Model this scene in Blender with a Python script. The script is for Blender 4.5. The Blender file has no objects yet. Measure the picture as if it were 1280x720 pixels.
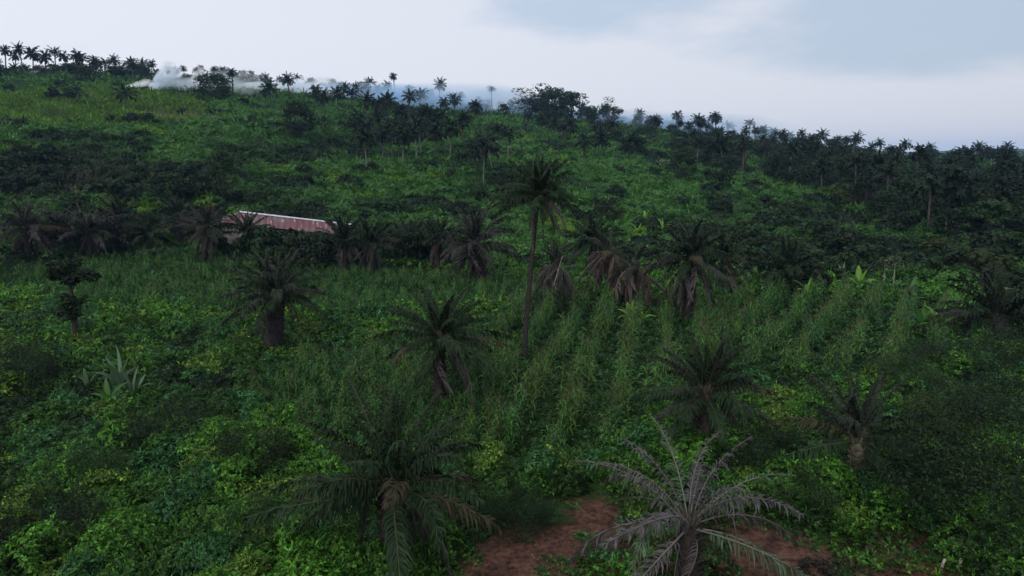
import bpy, math, random
import numpy as np
R = math.radians
rng = np.random.default_rng(7)
random.seed(7)
scene = bpy.context.scene
COL = scene.collection

# ------------------------------------------------------------------ camera
F = 854.0; PITCH = math.atan(165/854.0); CZ = 14.4
cam_d = bpy.data.cameras.new("camera"); cam = bpy.data.objects.new("camera", cam_d); COL.objects.link(cam)
cam.location = (0, 0, CZ); cam.rotation_euler = (R(90)-PITCH, 0, 0)
cam_d.sensor_width = 36; cam_d.lens = 36*F/1280; cam_d.clip_end = 9000; cam_d.clip_start = .2
scene.camera = cam

# ------------------------------------------------------------------ noise
def _h(ix, iy, seed):
    n = (ix.astype(np.int64)*374761393 + iy.astype(np.int64)*668265263 + seed*1442695041) & 0x7fffffff
    n = ((n ^ (n >> 13))*1274126177) & 0x7fffffff
    n = n ^ (n >> 16)
    return (n & 0xffff)/65535.0
def vn(x, y, s, seed=0):
    x = np.asarray(x, float)/s; y = np.asarray(y, float)/s
    ix = np.floor(x); iy = np.floor(y); fx = x-ix; fy = y-iy
    fx = fx*fx*(3-2*fx); fy = fy*fy*(3-2*fy)
    a = _h(ix, iy, seed); b = _h(ix+1, iy, seed); c = _h(ix, iy+1, seed); d = _h(ix+1, iy+1, seed)
    return (a*(1-fx)+b*fx)*(1-fy)+(c*(1-fx)+d*fx)*fy
def fbm(x, y, s, seed=0, o=3):
    t = 0; a = 1; w = 0
    for k in range(o):
        t = t+a*vn(x, y, s/2**k, seed+k*17); w += a; a *= .5
    return t/w

# ------------------------------------------------------------------ terrain
SKY_U = [-560, -200, 0, 130, 300, 450, 640, 800, 960, 1100, 1280, 1500, 2000]
SKY_V = [70, 82, 96, 100, 110, 127, 146, 165, 184, 200, 214, 224, 228]
SKY_AZ = [math.atan((u-640)/F) for u in SKY_U]
def _ray(u, v):
    a = (u-640)/F; b = -(v-360)/F; cp, sp = math.cos(PITCH), math.sin(PITCH)
    return (-sp+b*cp)/math.hypot(a, cp+b*sp)
SKY_AZ = [math.atan((u-640)/F/(math.cos(PITCH)-(v-360)/F*math.sin(PITCH))) for u, v in zip(SKY_U, SKY_V)]
SKY_T = [_ray(u, v) for u, v in zip(SKY_U, SKY_V)]
def ground(x, y):
    x = np.asarray(x, float); y = np.asarray(y, float)
    d = np.hypot(x, y)+1e-6; az = np.arctan2(x, y)
    t = np.interp(az, SKY_AZ, SKY_T)
    Hs = CZ + 380*t
    k = np.clip((d-85)/295, 0, None)
    s = np.where(k < .12, k*k/.24, k-.06)/.94
    s1 = np.minimum(s, 1+0*s)
    over = np.clip(d-380, 0, None)
    z = Hs*s1 + np.where(az < .25, .0, 0)*over
    z = z + np.clip(t, 0, 1)*np.clip(over, 0, 320)*.86 + np.clip((over-320)/1200, 0, 1)*(-8) + np.clip((d-1300)/1500, 0, 1)*(38+10*np.sin(az*9)+6*np.sin(az*23))
    amp = np.clip(d/160, .1, 1)
    z = z + amp*(fbm(x, y, 42, 3, 3)-.5)*3.4*np.clip(1.2-d/900, .2, 1) + (vn(x, y, 7, 5)-.5)*.35
    return z
def uv_dir(u, v):
    a = (u-640)/F; b = -(v-360)/F
    cp, sp = math.cos(PITCH), math.sin(PITCH)
    dy = cp + b*sp; dz = -sp + b*cp
    n = math.hypot(a, dy)
    return a/n, dy/n, dz/n       # per metre of horizontal distance
DD = np.exp(np.linspace(math.log(9), math.log(560), 1500))
def hit(u, v, h=0.0, dmin=9):
    dx, dy, dz = uv_dir(u, v)
    g = CZ+dz*DD - ground(dx*DD, dy*DD) - h
    ok = np.where((g <= 0) & (DD >= dmin))[0]
    if len(ok): i = ok[0]
    else:
        m = (DD > 250) & (DD < 460); i = np.where(m)[0][np.argmin(g[m])]
    d = DD[i]
    return dx*d, dy*d, d, CZ+dz*d
def project(x, y, z):
    z = z-CZ
    cp, sp = math.cos(PITCH), math.sin(PITCH)
    f = y*cp - z*sp; up = y*sp + z*cp
    return 640+F*x/f, 360-F*up/f

# ------------------------------------------------------------------ mesh helpers
class MB:
    def __init__(s): s.V = []; s.Q = []; s.T3 = []; s.C = []; s.n = 0
    def add(s, V, Q=None, T=None, C=(.1, .1, .1)):
        V = np.asarray(V, float).reshape(-1, 3); C = np.asarray(C, float)
        if C.ndim == 1: C = np.tile(C, (len(V), 1))
        s.V.append(V); s.C.append(C)
        if Q is not None and len(Q): s.Q.append(np.asarray(Q, int)+s.n)
        if T is not None and len(T): s.T3.append(np.asarray(T, int)+s.n)
        s.n += len(V)
    def mesh(s, name, mat, smooth=False):
        V = np.concatenate(s.V); C = np.concatenate(s.C)
        Q = np.concatenate(s.Q) if s.Q else np.zeros((0, 4), int)
        T = np.concatenate(s.T3) if s.T3 else np.zeros((0, 3), int)
        me = bpy.data.meshes.new(name)
        me.vertices.add(len(V)); me.vertices.foreach_set("co", V.astype(np.float32).ravel())
        nl = len(Q)*4+len(T)*3
        me.loops.add(nl); me.loops.foreach_set("vertex_index", np.concatenate([Q.ravel(), T.ravel()]).astype(np.int32))
        me.polygons.add(len(Q)+len(T))
        st = np.concatenate([np.arange(len(Q))*4, len(Q)*4+np.arange(len(T))*3]).astype(np.int32)
        me.polygons.foreach_set("loop_start", st)
        if smooth: me.polygons.foreach_set("use_smooth", np.ones(len(Q)+len(T), bool))
        me.update(calc_edges=True)
        at = me.color_attributes.new("tint", 'FLOAT_COLOR', 'POINT')
        at.data.foreach_set("color", np.concatenate([C, np.ones((len(C), 1))], 1).astype(np.float32).ravel())
        me.materials.append(mat)
        return me
def link(name, me, parent=None, loc=(0, 0, 0), rot=(0, 0, 0), sc=1):
    o = bpy.data.objects.new(name, me); COL.objects.link(o)
    o.location = loc; o.rotation_euler = rot
    o.scale = (sc, sc, sc) if not isinstance(sc, tuple) else sc
    if parent: o.parent = parent
    return o
def tag(o, label=None, cat=None, group=None, kind=None):
    if label: o["label"] = label
    if cat: o["category"] = cat
    if group: o["group"] = group
    if kind: o["kind"] = kind
    return o
def empty(name, loc, rz=0, sc=1):
    o = bpy.data.objects.new(name, None); COL.objects.link(o); o.location = loc; o.rotation_euler = (0, 0, rz)
    o.empty_display_size = .3; o.scale = (sc, sc, sc)
    return o
def tube(mb, P, Rad, n=8, C=(.1, .08, .06), cap=True):
    P = np.asarray(P, float); k = len(P); Rad = np.broadcast_to(Rad, (k,))
    T = np.gradient(P, axis=0); T /= np.linalg.norm(T, axis=1)[:, None]+1e-9
    ref = np.array([1., 0, 0]) if abs(T[0, 2]) > .7 else np.array([0, 0, 1.])
    A = np.cross(T, ref); A /= np.linalg.norm(A, axis=1)[:, None]+1e-9; B = np.cross(T, A)
    th = np.arange(n)*2*math.pi/n
    V = P[:, None]+Rad[:, None, None]*(np.cos(th)[None, :, None]*A[:, None]+np.sin(th)[None, :, None]*B[:, None])
    i = np.arange(k-1)[:, None]*n; j = np.arange(n)[None]; j2 = (j+1) % n
    Q = np.stack([i+j, i+j2, i+n+j2, i+n+j], -1).reshape(-1, 4)
    Tt = []
    if cap:
        for a in range(1, n-1): Tt.append((k*n-n, k*n-n+a, k*n-n+a+1))
    mb.add(V.reshape(-1, 3), Q, Tt, C)

# ------------------------------------------------------------------ materials
def newmat(name):
    m = bpy.data.materials.new(name); m.use_nodes = True
    nt = m.node_tree; nt.nodes.clear()
    out = nt.nodes.new('ShaderNodeOutputMaterial')
    return m, nt, out
def L(nt, a, b): nt.links.new(a, b)
def leaf_mat(name, rough=.5, spec=.35, trans=.3, tcol=(1.5, 1.5, .7), bump=0, gain=1.0):
    m, nt, out = newmat(name)
    at = nt.nodes.new('ShaderNodeAttribute'); at.attribute_name = "tint"
    oi = nt.nodes.new('ShaderNodeObjectInfo')
    hs = nt.nodes.new('ShaderNodeHueSaturation')
    mr = nt.nodes.new('ShaderNodeMapRange'); mr.inputs[3].default_value = .72*gain; mr.inputs[4].default_value = 1.3*gain
    L(nt, oi.outputs['Random'], mr.inputs[0]); L(nt, mr.outputs[0], hs.inputs['Value'])
    ms = nt.nodes.new('ShaderNodeMath'); ms.operation = 'MULTIPLY_ADD'; ms.inputs[1].default_value = .03; ms.inputs[2].default_value = .485
    L(nt, oi.outputs['Random'], ms.inputs[0]); L(nt, ms.outputs[0], hs.inputs['Hue'])
    L(nt, at.outputs['Color'], hs.inputs['Color'])
    p = nt.nodes.new('ShaderNodeBsdfPrincipled'); p.inputs['Roughness'].default_value = rough
    p.inputs['Specular IOR Level'].default_value = spec
    L(nt, hs.outputs[0], p.inputs['Base Color'])
    if trans > 0:
        tr = nt.nodes.new('ShaderNodeBsdfTranslucent')
        vm = nt.nodes.new('ShaderNodeVectorMath'); vm.operation = 'MULTIPLY'; vm.inputs[1].default_value = tcol
        L(nt, hs.outputs[0], vm.inputs[0]); L(nt, vm.outputs[0], tr.inputs[0])
        mx = nt.nodes.new('ShaderNodeMixShader'); mx.inputs[0].default_value = trans
        L(nt, p.outputs[0], mx.inputs[1]); L(nt, tr.outputs[0], mx.inputs[2]); L(nt, mx.outputs[0], out.inputs[0])
    else: L(nt, p.outputs[0], out.inputs[0])
    return m
M_LEAF = leaf_mat("leaf", .55, .13, .25, gain=.62)
M_FROND = leaf_mat("palm_leaf", .5, .11, .12, gain=.56)
M_FRONDG = leaf_mat("grey_palm_leaf", .45, .3, .15, gain=.95)
M_DRY = leaf_mat("dry_leaf", .75, .15, .15, (1.2, 1, .8))
M_COVER = leaf_mat("cover_leaf", .5, .15, .25, gain=.86)
def bark_mat(name, scale=6):
    m, nt, out = newmat(name)
    at = nt.nodes.new('ShaderNodeAttribute'); at.attribute_name = "tint"
    tc = nt.nodes.new('ShaderNodeTexCoord'); n = nt.nodes.new('ShaderNodeTexNoise'); n.inputs['Scale'].default_value = scale; n.inputs['Detail'].default_value = 6
    L(nt, tc.outputs['Object'], n.inputs['Vector'])
    mr = nt.nodes.new('ShaderNodeMapRange'); mr.inputs[1].default_value = .3; mr.inputs[2].default_value = .7; mr.inputs[3].default_value = .5; mr.inputs[4].default_value = 1.5
    L(nt, n.outputs[0], mr.inputs[0])
    vm = nt.nodes.new('ShaderNodeVectorMath'); vm.operation = 'SCALE'; L(nt, at.outputs['Color'], vm.inputs[0]); L(nt, mr.outputs[0], vm.inputs['Scale'])
    p = nt.nodes.new('ShaderNodeBsdfPrincipled'); p.inputs['Roughness'].default_value = .9; p.inputs['Specular IOR Level'].default_value = .15
    L(nt, vm.outputs[0], p.inputs['Base Color'])
    b = nt.nodes.new('ShaderNodeBump'); b.inputs['Strength'].default_value = .6; b.inputs['Distance'].default_value = .05
    L(nt, n.outputs[0], b.inputs['Height']); L(nt, b.outputs[0], p.inputs['Normal']); L(nt, p.outputs[0], out.inputs[0])
    return m
M_BARK = bark_mat("bark")

# ground material : tint attribute (soil / grass) broken by noise
def ground_mat():
    m, nt, out = newmat("ground_soil")
    at = nt.nodes.new('ShaderNodeAttribute'); at.attribute_name = "tint"
    tc = nt.nodes.new('ShaderNodeTexCoord')
    n1 = nt.nodes.new('ShaderNodeTexNoise'); n1.inputs['Scale'].default_value = .9; n1.inputs['Detail'].default_value = 9; n1.inputs['Roughness'].default_value = .65
    n2 = nt.nodes.new('ShaderNodeTexNoise'); n2.inputs['Scale'].default_value = 4.5; n2.inputs['Detail'].default_value = 6
    L(nt, tc.outputs['Object'], n1.inputs['Vector']); L(nt, tc.outputs['Object'], n2.inputs['Vector'])
    mu = nt.nodes.new('ShaderNodeMath'); mu.operation = 'MULTIPLY'; L(nt, n1.outputs[0], mu.inputs[0]); L(nt, n2.outputs[0], mu.inputs[1])
    mr = nt.nodes.new('ShaderNodeMapRange'); mr.inputs[1].default_value = .14; mr.inputs[2].default_value = .38; mr.inputs[3].default_value = .35; mr.inputs[4].default_value = 1.7
    L(nt, mu.outputs[0], mr.inputs[0])
    vm = nt.nodes.new('ShaderNodeVectorMath'); vm.operation = 'SCALE'; L(nt, at.outputs['Color'], vm.inputs[0]); L(nt, mr.outputs[0], vm.inputs['Scale'])
    p = nt.nodes.new('ShaderNodeBsdfPrincipled'); p.inputs['Roughness'].default_value = .95; p.inputs['Specular IOR Level'].default_value = .1
    L(nt, vm.outputs[0], p.inputs['Base Color'])
    b = nt.nodes.new('ShaderNodeBump'); b.inputs['Strength'].default_value = .8; b.inputs['Distance'].default_value = .12
    L(nt, mu.outputs[0], b.inputs['Height']); L(nt, b.outputs[0], p.inputs['Normal']); L(nt, p.outputs[0], out.inputs[0])
    return m

# ------------------------------------------------------------------ zones
def sm(a, b, x): 
    t = np.clip((x-a)/(b-a), 0, 1); return t*t*(3-2*t)
def soil_mask(x, y):
    """bare red laterite patch near the bottom of the slope below the camera"""
    w = (fbm(x, y, 3.2, 31, 3)-.5)*6.5
    yb = np.interp(x, [-4.5, -2.5, 0, 3, 7, 12, 15], [20.0, 22.6, 25.2, 27.0, 25.6, 24.6, 24.2])+w*.5
    a = sm(-4.2, -1.6, x+w*.35)*(1-sm(15.2, 17.6, x+w*.3))*(1-sm(-.6, .8, y-yb))*sm(4, 9, y)
    return a
F1 = [(640, 372), (872, 392), (880, 470), (800, 560), (640, 600), (600, 500)]     # rows running away
F2 = [(872, 392), (960, 372), (1165, 385), (1235, 432), (1140, 478), (960, 480), (880, 462)]
MZ = [(330, 470), (470, 440), (600, 420), (640, 480), (640, 580), (560, 590), (400, 560), (300, 510)]
MB_ = [(0, 345), (120, 330), (300, 330), (480, 345), (640, 355), (700, 372), (640, 392), (450, 400), (300, 396), (110, 390), (0, 372)]
def inpoly(u, v, poly):
    c = np.zeros(np.shape(u), bool); n = len(poly)
    for i in range(n):
        x1, y1 = poly[i]; x2, y2 = poly[i-1]
        cond = ((y1 > v) != (y2 > v)) & (u < (x2-x1)*(v-y1)/(y2-y1+1e-9)+x1)
        c ^= cond
    return c
# the same field outlines on the ground, in metres
def poly_world(p):
    return [hit(u, v)[:2] for u, v in p]
W1, W2, W3, W4 = poly_world(F1), poly_world(F2), poly_world(MZ), poly_world(MB_)

# ------------------------------------------------------------------ ground sheet
def build_ground():
    azs = np.concatenate([np.linspace(-math.pi, -R(46), 50)[:-1], np.linspace(-R(46), R(46), 420), np.linspace(R(46), math.pi, 50)[1:]])
    ds = np.exp(np.linspace(math.log(3), math.log(5200), 330))
    A, D = np.meshgrid(azs, ds)
    X = D*np.sin(A); Y = D*np.cos(A); Z = ground(X, Y)
    s = soil_mask(X, Y)
    g1 = np.array([.022, .036, .012]); g2 = np.array([.035, .075, .018]); red = np.array([.066, .034, .024]); brown = np.array([.085, .062, .045])
    n = fbm(X, Y, 18, 9)[..., None]
    C = g1*(1-n)+g2*n
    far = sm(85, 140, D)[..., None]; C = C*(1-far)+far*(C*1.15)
    # pale worn fields on the hill
    u, v = project(X, Y, Z)
    for (cu, cv, ru, rv, col) in [(230, 146, 110, 12, (.10, .075, .055)), (350, 140, 70, 6, (.12, .07, .055)), (832, 205, 24, 9, (.12, .15, .10)), (90, 140, 70, 12, (.12, .15, .035)), (230, 132, 90, 7, (.09, .13, .04)),
                                  (235, 205, 60, 9, (.09, .12, .06)), (690, 168, 60, 5, (.13, .10, .09)), (795, 158, 22, 12, (.06, .17, .04))]:
        q = 1-sm(.55, 1.1, np.hypot((u-cu)/ru, (v-cv)/rv)+(fbm(X, Y, 14, 3)-.5)*.8)
        q = q*(D > 100)*(Y > 0)
        C = C*(1-q[..., None]) + q[..., None]*np.array(col)
    C = C*(1-s[..., None])+red*s[..., None]
    V = np.stack([X, Y, Z], -1).reshape(-1, 3); na = len(azs); nd = len(ds)
    i = (np.arange(nd-1)[:, None]*na+np.arange(na-1)[None])
    Q = np.stack([i, i+na, i+na+1, i+1], -1).reshape(-1, 4)
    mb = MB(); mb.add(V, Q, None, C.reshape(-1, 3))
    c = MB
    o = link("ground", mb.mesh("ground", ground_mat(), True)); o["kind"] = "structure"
build_ground()

# ------------------------------------------------------------------ ground cover (sprigs of small leaves on bushy mounds)
def cells(x, y, s, seed):
    """nearest jittered cell centre : distance/s, unit offset, id-random"""
    ix = np.floor(x/s); iy = np.floor(y/s); best = np.full(x.shape, 9.); ox = np.zeros_like(x); oy = np.zeros_like(x); r1 = np.zeros_like(x); r2 = np.zeros_like(x)
    for a in (-1, 0, 1):
        for b in (-1, 0, 1):
            jx = ix+a; jy = iy+b
            cx = (jx+.5+(_h(jx, jy, seed)-.5)*.9)*s; cy = (jy+.5+(_h(jx, jy, seed+1)-.5)*.9)*s
            rad = .75+.5*_h(jx, jy, seed+4)
            d = np.hypot(x-cx, y-cy)/s/rad; m = d < best
            best = np.where(m, d, best); ox = np.where(m, (x-cx)/s, ox); oy = np.where(m, (y-cy)/s, oy)
            r1 = np.where(m, _h(jx, jy, seed+2), r1); r2 = np.where(m, _h(jx, jy, seed+3), r2)
    return best, ox, oy, r1, r2
PAL = {k: np.array(v) for k, v in dict(bright=(.070, .205, .020), lime=(.12, .25, .022), mid=(.038, .125, .020), dark=(.014, .032, .013), olive=(.065, .115, .026), blue=(.032, .115, .045), brown=(.07, .052, .042), grey=(.075, .07, .065)).items()}
def sprigs(P, N, size, tint, k, narrow, updown, mb, curl=.35):
    """P positions, N up normals; k leaflets per sprig"""
    n = len(P)
    ref = np.stack([rng.normal(size=n), rng.normal(size=n), rng.normal(size=n)*.3], 1)
    N = N+rng.normal(size=(n, 3))*.25; N /= np.linalg.norm(N, axis=1)[:, None]
    A = np.cross(N, ref); A /= np.linalg.norm(A, axis=1)[:, None]; B = np.cross(N, A)
    th0 = rng.uniform(0, 6.28, n)
    Vs = []; Cs = []
    for j in range(k):
        th = th0+j*2*math.pi/k+rng.normal(size=n)*.25
        D = np.cos(th)[:, None]*A+np.sin(th)[:, None]*B; S = np.cross(N, D)
        l = (size*rng.uniform(.7, 1.25, n))[:, None]; w = l*narrow; far_ = np.clip((np.hypot(P[:, 0], P[:, 1])-70)/130, 0, .62)[:, None]
        e = (updown+rng.normal(size=n)*.25)[:, None]
        p0 = P+D*l*.06; pm = P+D*l*.5+N*l*e*.5; pt = P+D*l+N*l*(e*.7-curl)
        Vs.append(np.stack([p0, pm+S*w, pt, pm-S*w], 1)); c = tint*(rng.uniform(.5, 1.3, n)**2.0)[:, None]*(1+.5*(rng.uniform(0, 1, n) > .88))[:, None]; c = c*(1-far_)+tint*.93*far_
        Cs.append(np.repeat(c[:, None], 4, 1))
    V = np.concatenate(Vs).reshape(-1, 3); C = np.concatenate(Cs).reshape(-1, 3)
    Q = np.arange(len(V)).reshape(-1, 4)
    mb.add(V, Q, None, C)

def cover_fields(x, y):
    d = np.hypot(x, y); z = ground(x, y)
    u, v = project(x, y, z)
    near = d < 86
    b1, ox1, oy1, ra, rb = cells(x, y, 1.6, 100)
    b2, ox2, oy2, rc, rd = cells(x, y, 5.5, 200)
    m = np.clip(1-b1**2, 0, 1)
    m2 = np.clip(1-b2**2, 0, 1)
    return d, z, u, v, near, m, m2, ox1, oy1, ox2, oy2, ra, rb, rc, rd
def build_cover():
    n = 520000
    az = rng.uniform(-R(50), R(50), n)
    d = np.exp(rng.uniform(math.log(12.5), math.log(440), n)**1.0)
    x = d*np.sin(az); y = d*np.cos(az)
    d, z, u, v, near, m, m2, ox1, oy1, ox2, oy2, ra, rb, rc, rd = cover_fields(x, y)
    soil = soil_mask(x, y)
    inc = inpoly(x, y, W1) | inpoly(x, y, W2); mai = inpoly(x, y, W3) | inpoly(x, y, W4)
    big = fbm(x, y, 16, 41, 3); mid = fbm(x, y, 5, 47, 2); hugeN = fbm(x, y, 60, 53, 2)
    # mound heights
    h = np.where(near, .1+m*(.7+1.3*ra)*(.5+big), .3+m2*(.5+1.7*rc**2)+m*.4)
    h = np.where(inc, .25+.2*m, h); h = np.where(mai, .3+.4*m, h)
    h = h*(1-soil*.85)
    open_field = (1-sm(.8, 1.15, np.hypot((u-110)/150, (v-140)/24)))*(d > 120)
    h = h*(1-.7*open_field)
    bare = np.zeros(n)
    for (cu, cv, ru, rv) in [(230, 147, 80, 9), (350, 141, 50, 5), (832, 205, 24, 9), (690, 168, 60, 4)]:
        bare = np.maximum(bare, (d > 110)*(1-sm(.6, 1.0, np.hypot((u-cu)/ru, (v-cv)/rv)+(mid-.5))))
    keep = rng.uniform(0, 1, n) > np.maximum(soil*(1.0-.25*(mid > .62)), bare*.85)
    # gaps
    keep &= ~(inc & (rng.uniform(0, 1, n) < .55))
    # tints
    def pick(r, a, b): return PAL[a]*(1-r[:, None])+PAL[b]*r[:, None]
    r = rng.uniform(0, 1, n)
    k1 = np.clip((big-.40)*2.2+(ra-.5)*.7+.42, 0, 1)
    T = pick(k1, 'dark', 'bright')
    T = np.where((rb > .78)[:, None], pick(r, 'blue', 'mid'), T)
    T = np.where((rb < .12)[:, None], pick(r, 'olive', 'lime'), T)
    # hillside
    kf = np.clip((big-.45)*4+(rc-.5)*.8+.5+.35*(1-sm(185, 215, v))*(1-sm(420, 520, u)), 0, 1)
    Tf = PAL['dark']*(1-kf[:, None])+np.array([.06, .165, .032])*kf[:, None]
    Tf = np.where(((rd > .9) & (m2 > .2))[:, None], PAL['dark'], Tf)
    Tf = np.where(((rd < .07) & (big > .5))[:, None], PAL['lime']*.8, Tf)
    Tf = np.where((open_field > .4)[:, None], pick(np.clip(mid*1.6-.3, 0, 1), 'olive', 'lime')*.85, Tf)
    # dull thicket band at the foot of the hill, left
    dull = .85*(1-sm(.75, 1.1, np.hypot((u-80)/210, (v-226)/30)+(big-.5)))*(d > 84)
    Tf = Tf*(1-dull[:, None])+dull[:, None]*(PAL['brown']*.6*(1-r[:, None])+PAL['dark']*r[:, None])
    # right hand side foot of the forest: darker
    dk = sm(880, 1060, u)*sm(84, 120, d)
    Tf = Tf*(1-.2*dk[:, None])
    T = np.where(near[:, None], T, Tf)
    T = np.where(inc[:, None], pick(r, 'dark', 'mid'), T)
    T = np.where(mai[:, None], pick(r, 'dark', 'mid'), T)
    # yellow-green floor between tree line and maize
    T = T*(1+(rng.uniform(.6, 1.35, n)-1)*np.clip(1.15-d/260, .3, 1))[:, None]
    # the deeper leaves
    zz = z + h*(1-.75*rng.uniform(0, 1, n)**2.2) + rng.normal(size=n)*.05
    P = np.stack([x, y, zz], 1)
    g = np.where(near, 1., 1.)
    N = np.stack([np.where(near, ox1, ox2)*1.6, np.where(near, oy1, oy2)*1.6, np.ones(n)], 1)
    N /= np.linalg.norm(N, axis=1)[:, None]
    size = np.maximum(.145, .0040*d)*rng.uniform(.7, 1.35, n)
    grass = keep & (mai | (rng.uniform(0, 1, n) < .12) | (open_field > .5)); leafy = keep & ~grass
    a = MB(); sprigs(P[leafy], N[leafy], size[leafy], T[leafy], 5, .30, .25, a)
    o = link("leafy_undergrowth", a.mesh("leafy_undergrowth", M_COVER)); tag(o, "dense mounds of low green leafy undergrowth covering the ground and hillside", "undergrowth", kind="stuff")
    b = MB(); N2 = N.copy(); N2[:, 2] += 1; N2 /= np.linalg.norm(N2, axis=1)[:, None]
    sprigs(P[grass], N2[grass], size[grass]*1.5, T[grass], 5, .085, 1.3, b, curl=.1)
    o = link("grass", b.mesh("grass", M_COVER)); tag(o, "tufts of long green grass growing among the crops and shrubs", "grass", kind="stuff")
    k = 7000; xs = rng.uniform(-5, 18, k); ys = rng.uniform(14, 28, k); kk = (soil_mask(xs, ys) > .4) & (rng.uniform(0, 1, k) < .25+.75*fbm(xs, ys, 1.1, 91)); xs = xs[kk]; ys = ys[kk]
    P = np.stack([xs, ys, ground(xs, ys)+.015], 1); c = MB(); tt = np.where((rng.uniform(0, 1, len(P)) < .35)[:, None], [[.13, .10, .07]], [[.05, .032, .022]])
    sprigs(P, np.tile([0, 0, 1.], (len(P), 1)), rng.uniform(.04, .15, len(P)), tt, 2, .16, .25, c, curl=.05)
    o = link("leaf_litter", c.mesh("leaf_litter", M_DRY)); tag(o, "dry brown leaves and twigs littering the bare red soil", "leaf litter", kind="stuff")
    # short weeds on the red soil
    k = 9000; xs = rng.uniform(-5, 17, k); ys = rng.uniform(14, 27, k); s = soil_mask(xs, ys)
    kk = (s > .3) & (rng.uniform(0, 1, k) < .6) & (fbm(xs, ys, 1.6, 77) > .5); xs = xs[kk]; ys = ys[kk]
    P = np.stack([xs, ys, ground(xs, ys)+.05], 1); c = MB()
    sprigs(P, np.tile([0, 0, 1.], (len(P), 1)), rng.uniform(.08, .22, len(P)), PAL['mid']*.9+0*P, 5, .25, .5, c)
    o = link("weeds", c.mesh("weeds", M_COVER)); tag(o, "scattered short green weeds on the bare red soil", "weeds", kind="stuff")
build_cover()

# ------------------------------------------------------------------ palms
def frond_geo(mb, Lf, e0, droop, n, ll, lw, tint, rt, pw=1.4, hang=.25, tilt=.45, az=0., dead=False, jit=.15, rr=.035, org=(0, 0, 0), gap=0.0, base=.16):
    st = 14; t = np.linspace(0, 1, st); ang = e0-droop*t**pw
    dx = np.cos(ang)*Lf/(st-1); dz = np.sin(ang)*Lf/(st-1)
    px = np.concatenate([[0], np.cumsum(dx[:-1])]); pz = np.concatenate([[0], np.cumsum(dz[:-1])])
    sw = rng.normal()*.12*Lf; py = sw*t**2
    ca, sa = math.cos(az), math.sin(az)
    def xf(V):
        V = np.asarray(V).reshape(-1, 3); return np.stack([V[:, 0]*ca-V[:, 1]*sa, V[:, 0]*sa+V[:, 1]*ca, V[:, 2]], 1)+np.array(org)
    tube(mb, xf(np.stack([px, py, pz], 1)), rr*(1-.85*t)+.004, 4, rt, False)
    ts = np.linspace(base, .995, n); ts = np.repeat(ts, 2)+rng.uniform(-.01, .01, 2*n); side = np.tile([1., -1.], n)
    if gap > 0:
        k = rng.uniform(0, 1, 2*n) > gap; ts = ts[k]; side = side[k]
    m = len(ts); ts = np.clip(ts, 0, 1)
    a = e0-droop*ts**pw
    p = np.stack([np.interp(ts, t, px), np.interp(ts, t, py), np.interp(ts, t, pz)], 1)
    T = np.stack([np.cos(a), 0*a, np.sin(a)], 1); Nn = np.stack([-np.sin(a), 0*a, np.cos(a)], 1); Y = np.array([0, 1., 0])
    prof = np.sin(np.pi*np.clip(.1+.84*((ts-base)/(1-base)), 0, 1)**.75); l = (ll*(.25+.75*prof)*rng.uniform(.8, 1.15, m))[:, None]
    fw = (.45+.65*ts+rng.normal(size=m)*jit)[:, None]
    up = (tilt*rng.uniform(-1, 1, m)+.12)[:, None]
    if dead: up = up*.4-.5
    d = side[:, None]*Y*np.cos(fw)+T*np.sin(fw)+Nn*up; d /= np.linalg.norm(d, axis=1)[:, None]
    g = np.array([0, 0, -1.])
    mid = p+d*l*.5+g*l*hang*.18; tip = p+d*l*(1-.35*hang)+g*l*hang*(.8+rng.uniform(0, .3, m))[:, None]
    W = np.cross(d, np.cross(T, d)+rng.normal(size=(m, 3))*.2); W /= np.linalg.norm(W, axis=1)[:, None]+1e-9; W = W*lw*.5
    V = np.stack([p-W*.5, p+W*.5, mid-W, mid+W, tip], 1)
    i = np.arange(m)[:, None]*5
    Q = i+np.array([0, 1, 3, 2]); Tt = i+np.array([2, 3, 4])
    c = np.asarray(tint)*rng.uniform(.7, 1.35, m)[:, None]
    mb.add(xf(V.reshape(-1, 3)), Q, Tt, np.repeat(c, 5, 0))
GREEN = np.array([.022, .048, .017]); GREY = np.array([.070, .061, .064]); DRYC = np.array([.050, .043, .042]); RACH = np.array([.12, .12, .06]); GREYR = np.array([.13, .12, .10])
def frond_set(tint, rt, n=74, L0=4.5, gl=.85, lw=.085, mat=None, nm="frond", gap=0.05):
    out = []
    for e, dr in ((84, 18), (76, 28), (66, 40), (54, 48), (40, 54), (26, 54), (12, 50), (-4, 42)):
        mb = MB(); frond_geo(mb, L0*rng.uniform(.93, 1.05), R(e), R(dr), n, gl, lw, tint, rt, 1.3, .6, .5, gap=gap)
        out.append(mb.mesh(nm, mat or M_FROND))
    return out
FR_GREEN = frond_set(GREEN, RACH); FR_GREEN2 = frond_set(GREEN*1.15, RACH)
FR_GREY = frond_set(GREY*1.05, GREYR*1.1, n=70, gl=.6, lw=.05, gap=.03)
FR_DULL = frond_set(GREEN*.6+GREY*.3, GREYR*.8)
GSET = []
for e, dr in ((78, 40), (70, 52), (60, 66), (48, 76), (34, 84), (20, 78), (4, 70), (-12, 60)):
    mb = MB(); frond_geo(mb, 4.6, R(e), R(dr), 66, .62, .058, GREY*1.0, GREYR*1.2, 1.2, .6, .6, gap=.12, jit=.28); GSET.append(mb.mesh("frond", M_FRONDG))
GSETB = []
for e, dr in ((84, 18), (72, 35), (60, 55), (48, 62), (38, 80), (24, 75), (4, 60), (-10, 60)):
    mb = MB(); frond_geo(mb, 4.3, R(e), R(dr), 60, .6, .05, GREEN*1.3+GREY*.15, GREYR, 1.3, .6, .6, gap=.2, jit=.3); GSETB.append(mb.mesh("frond", M_FRONDG))
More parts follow.
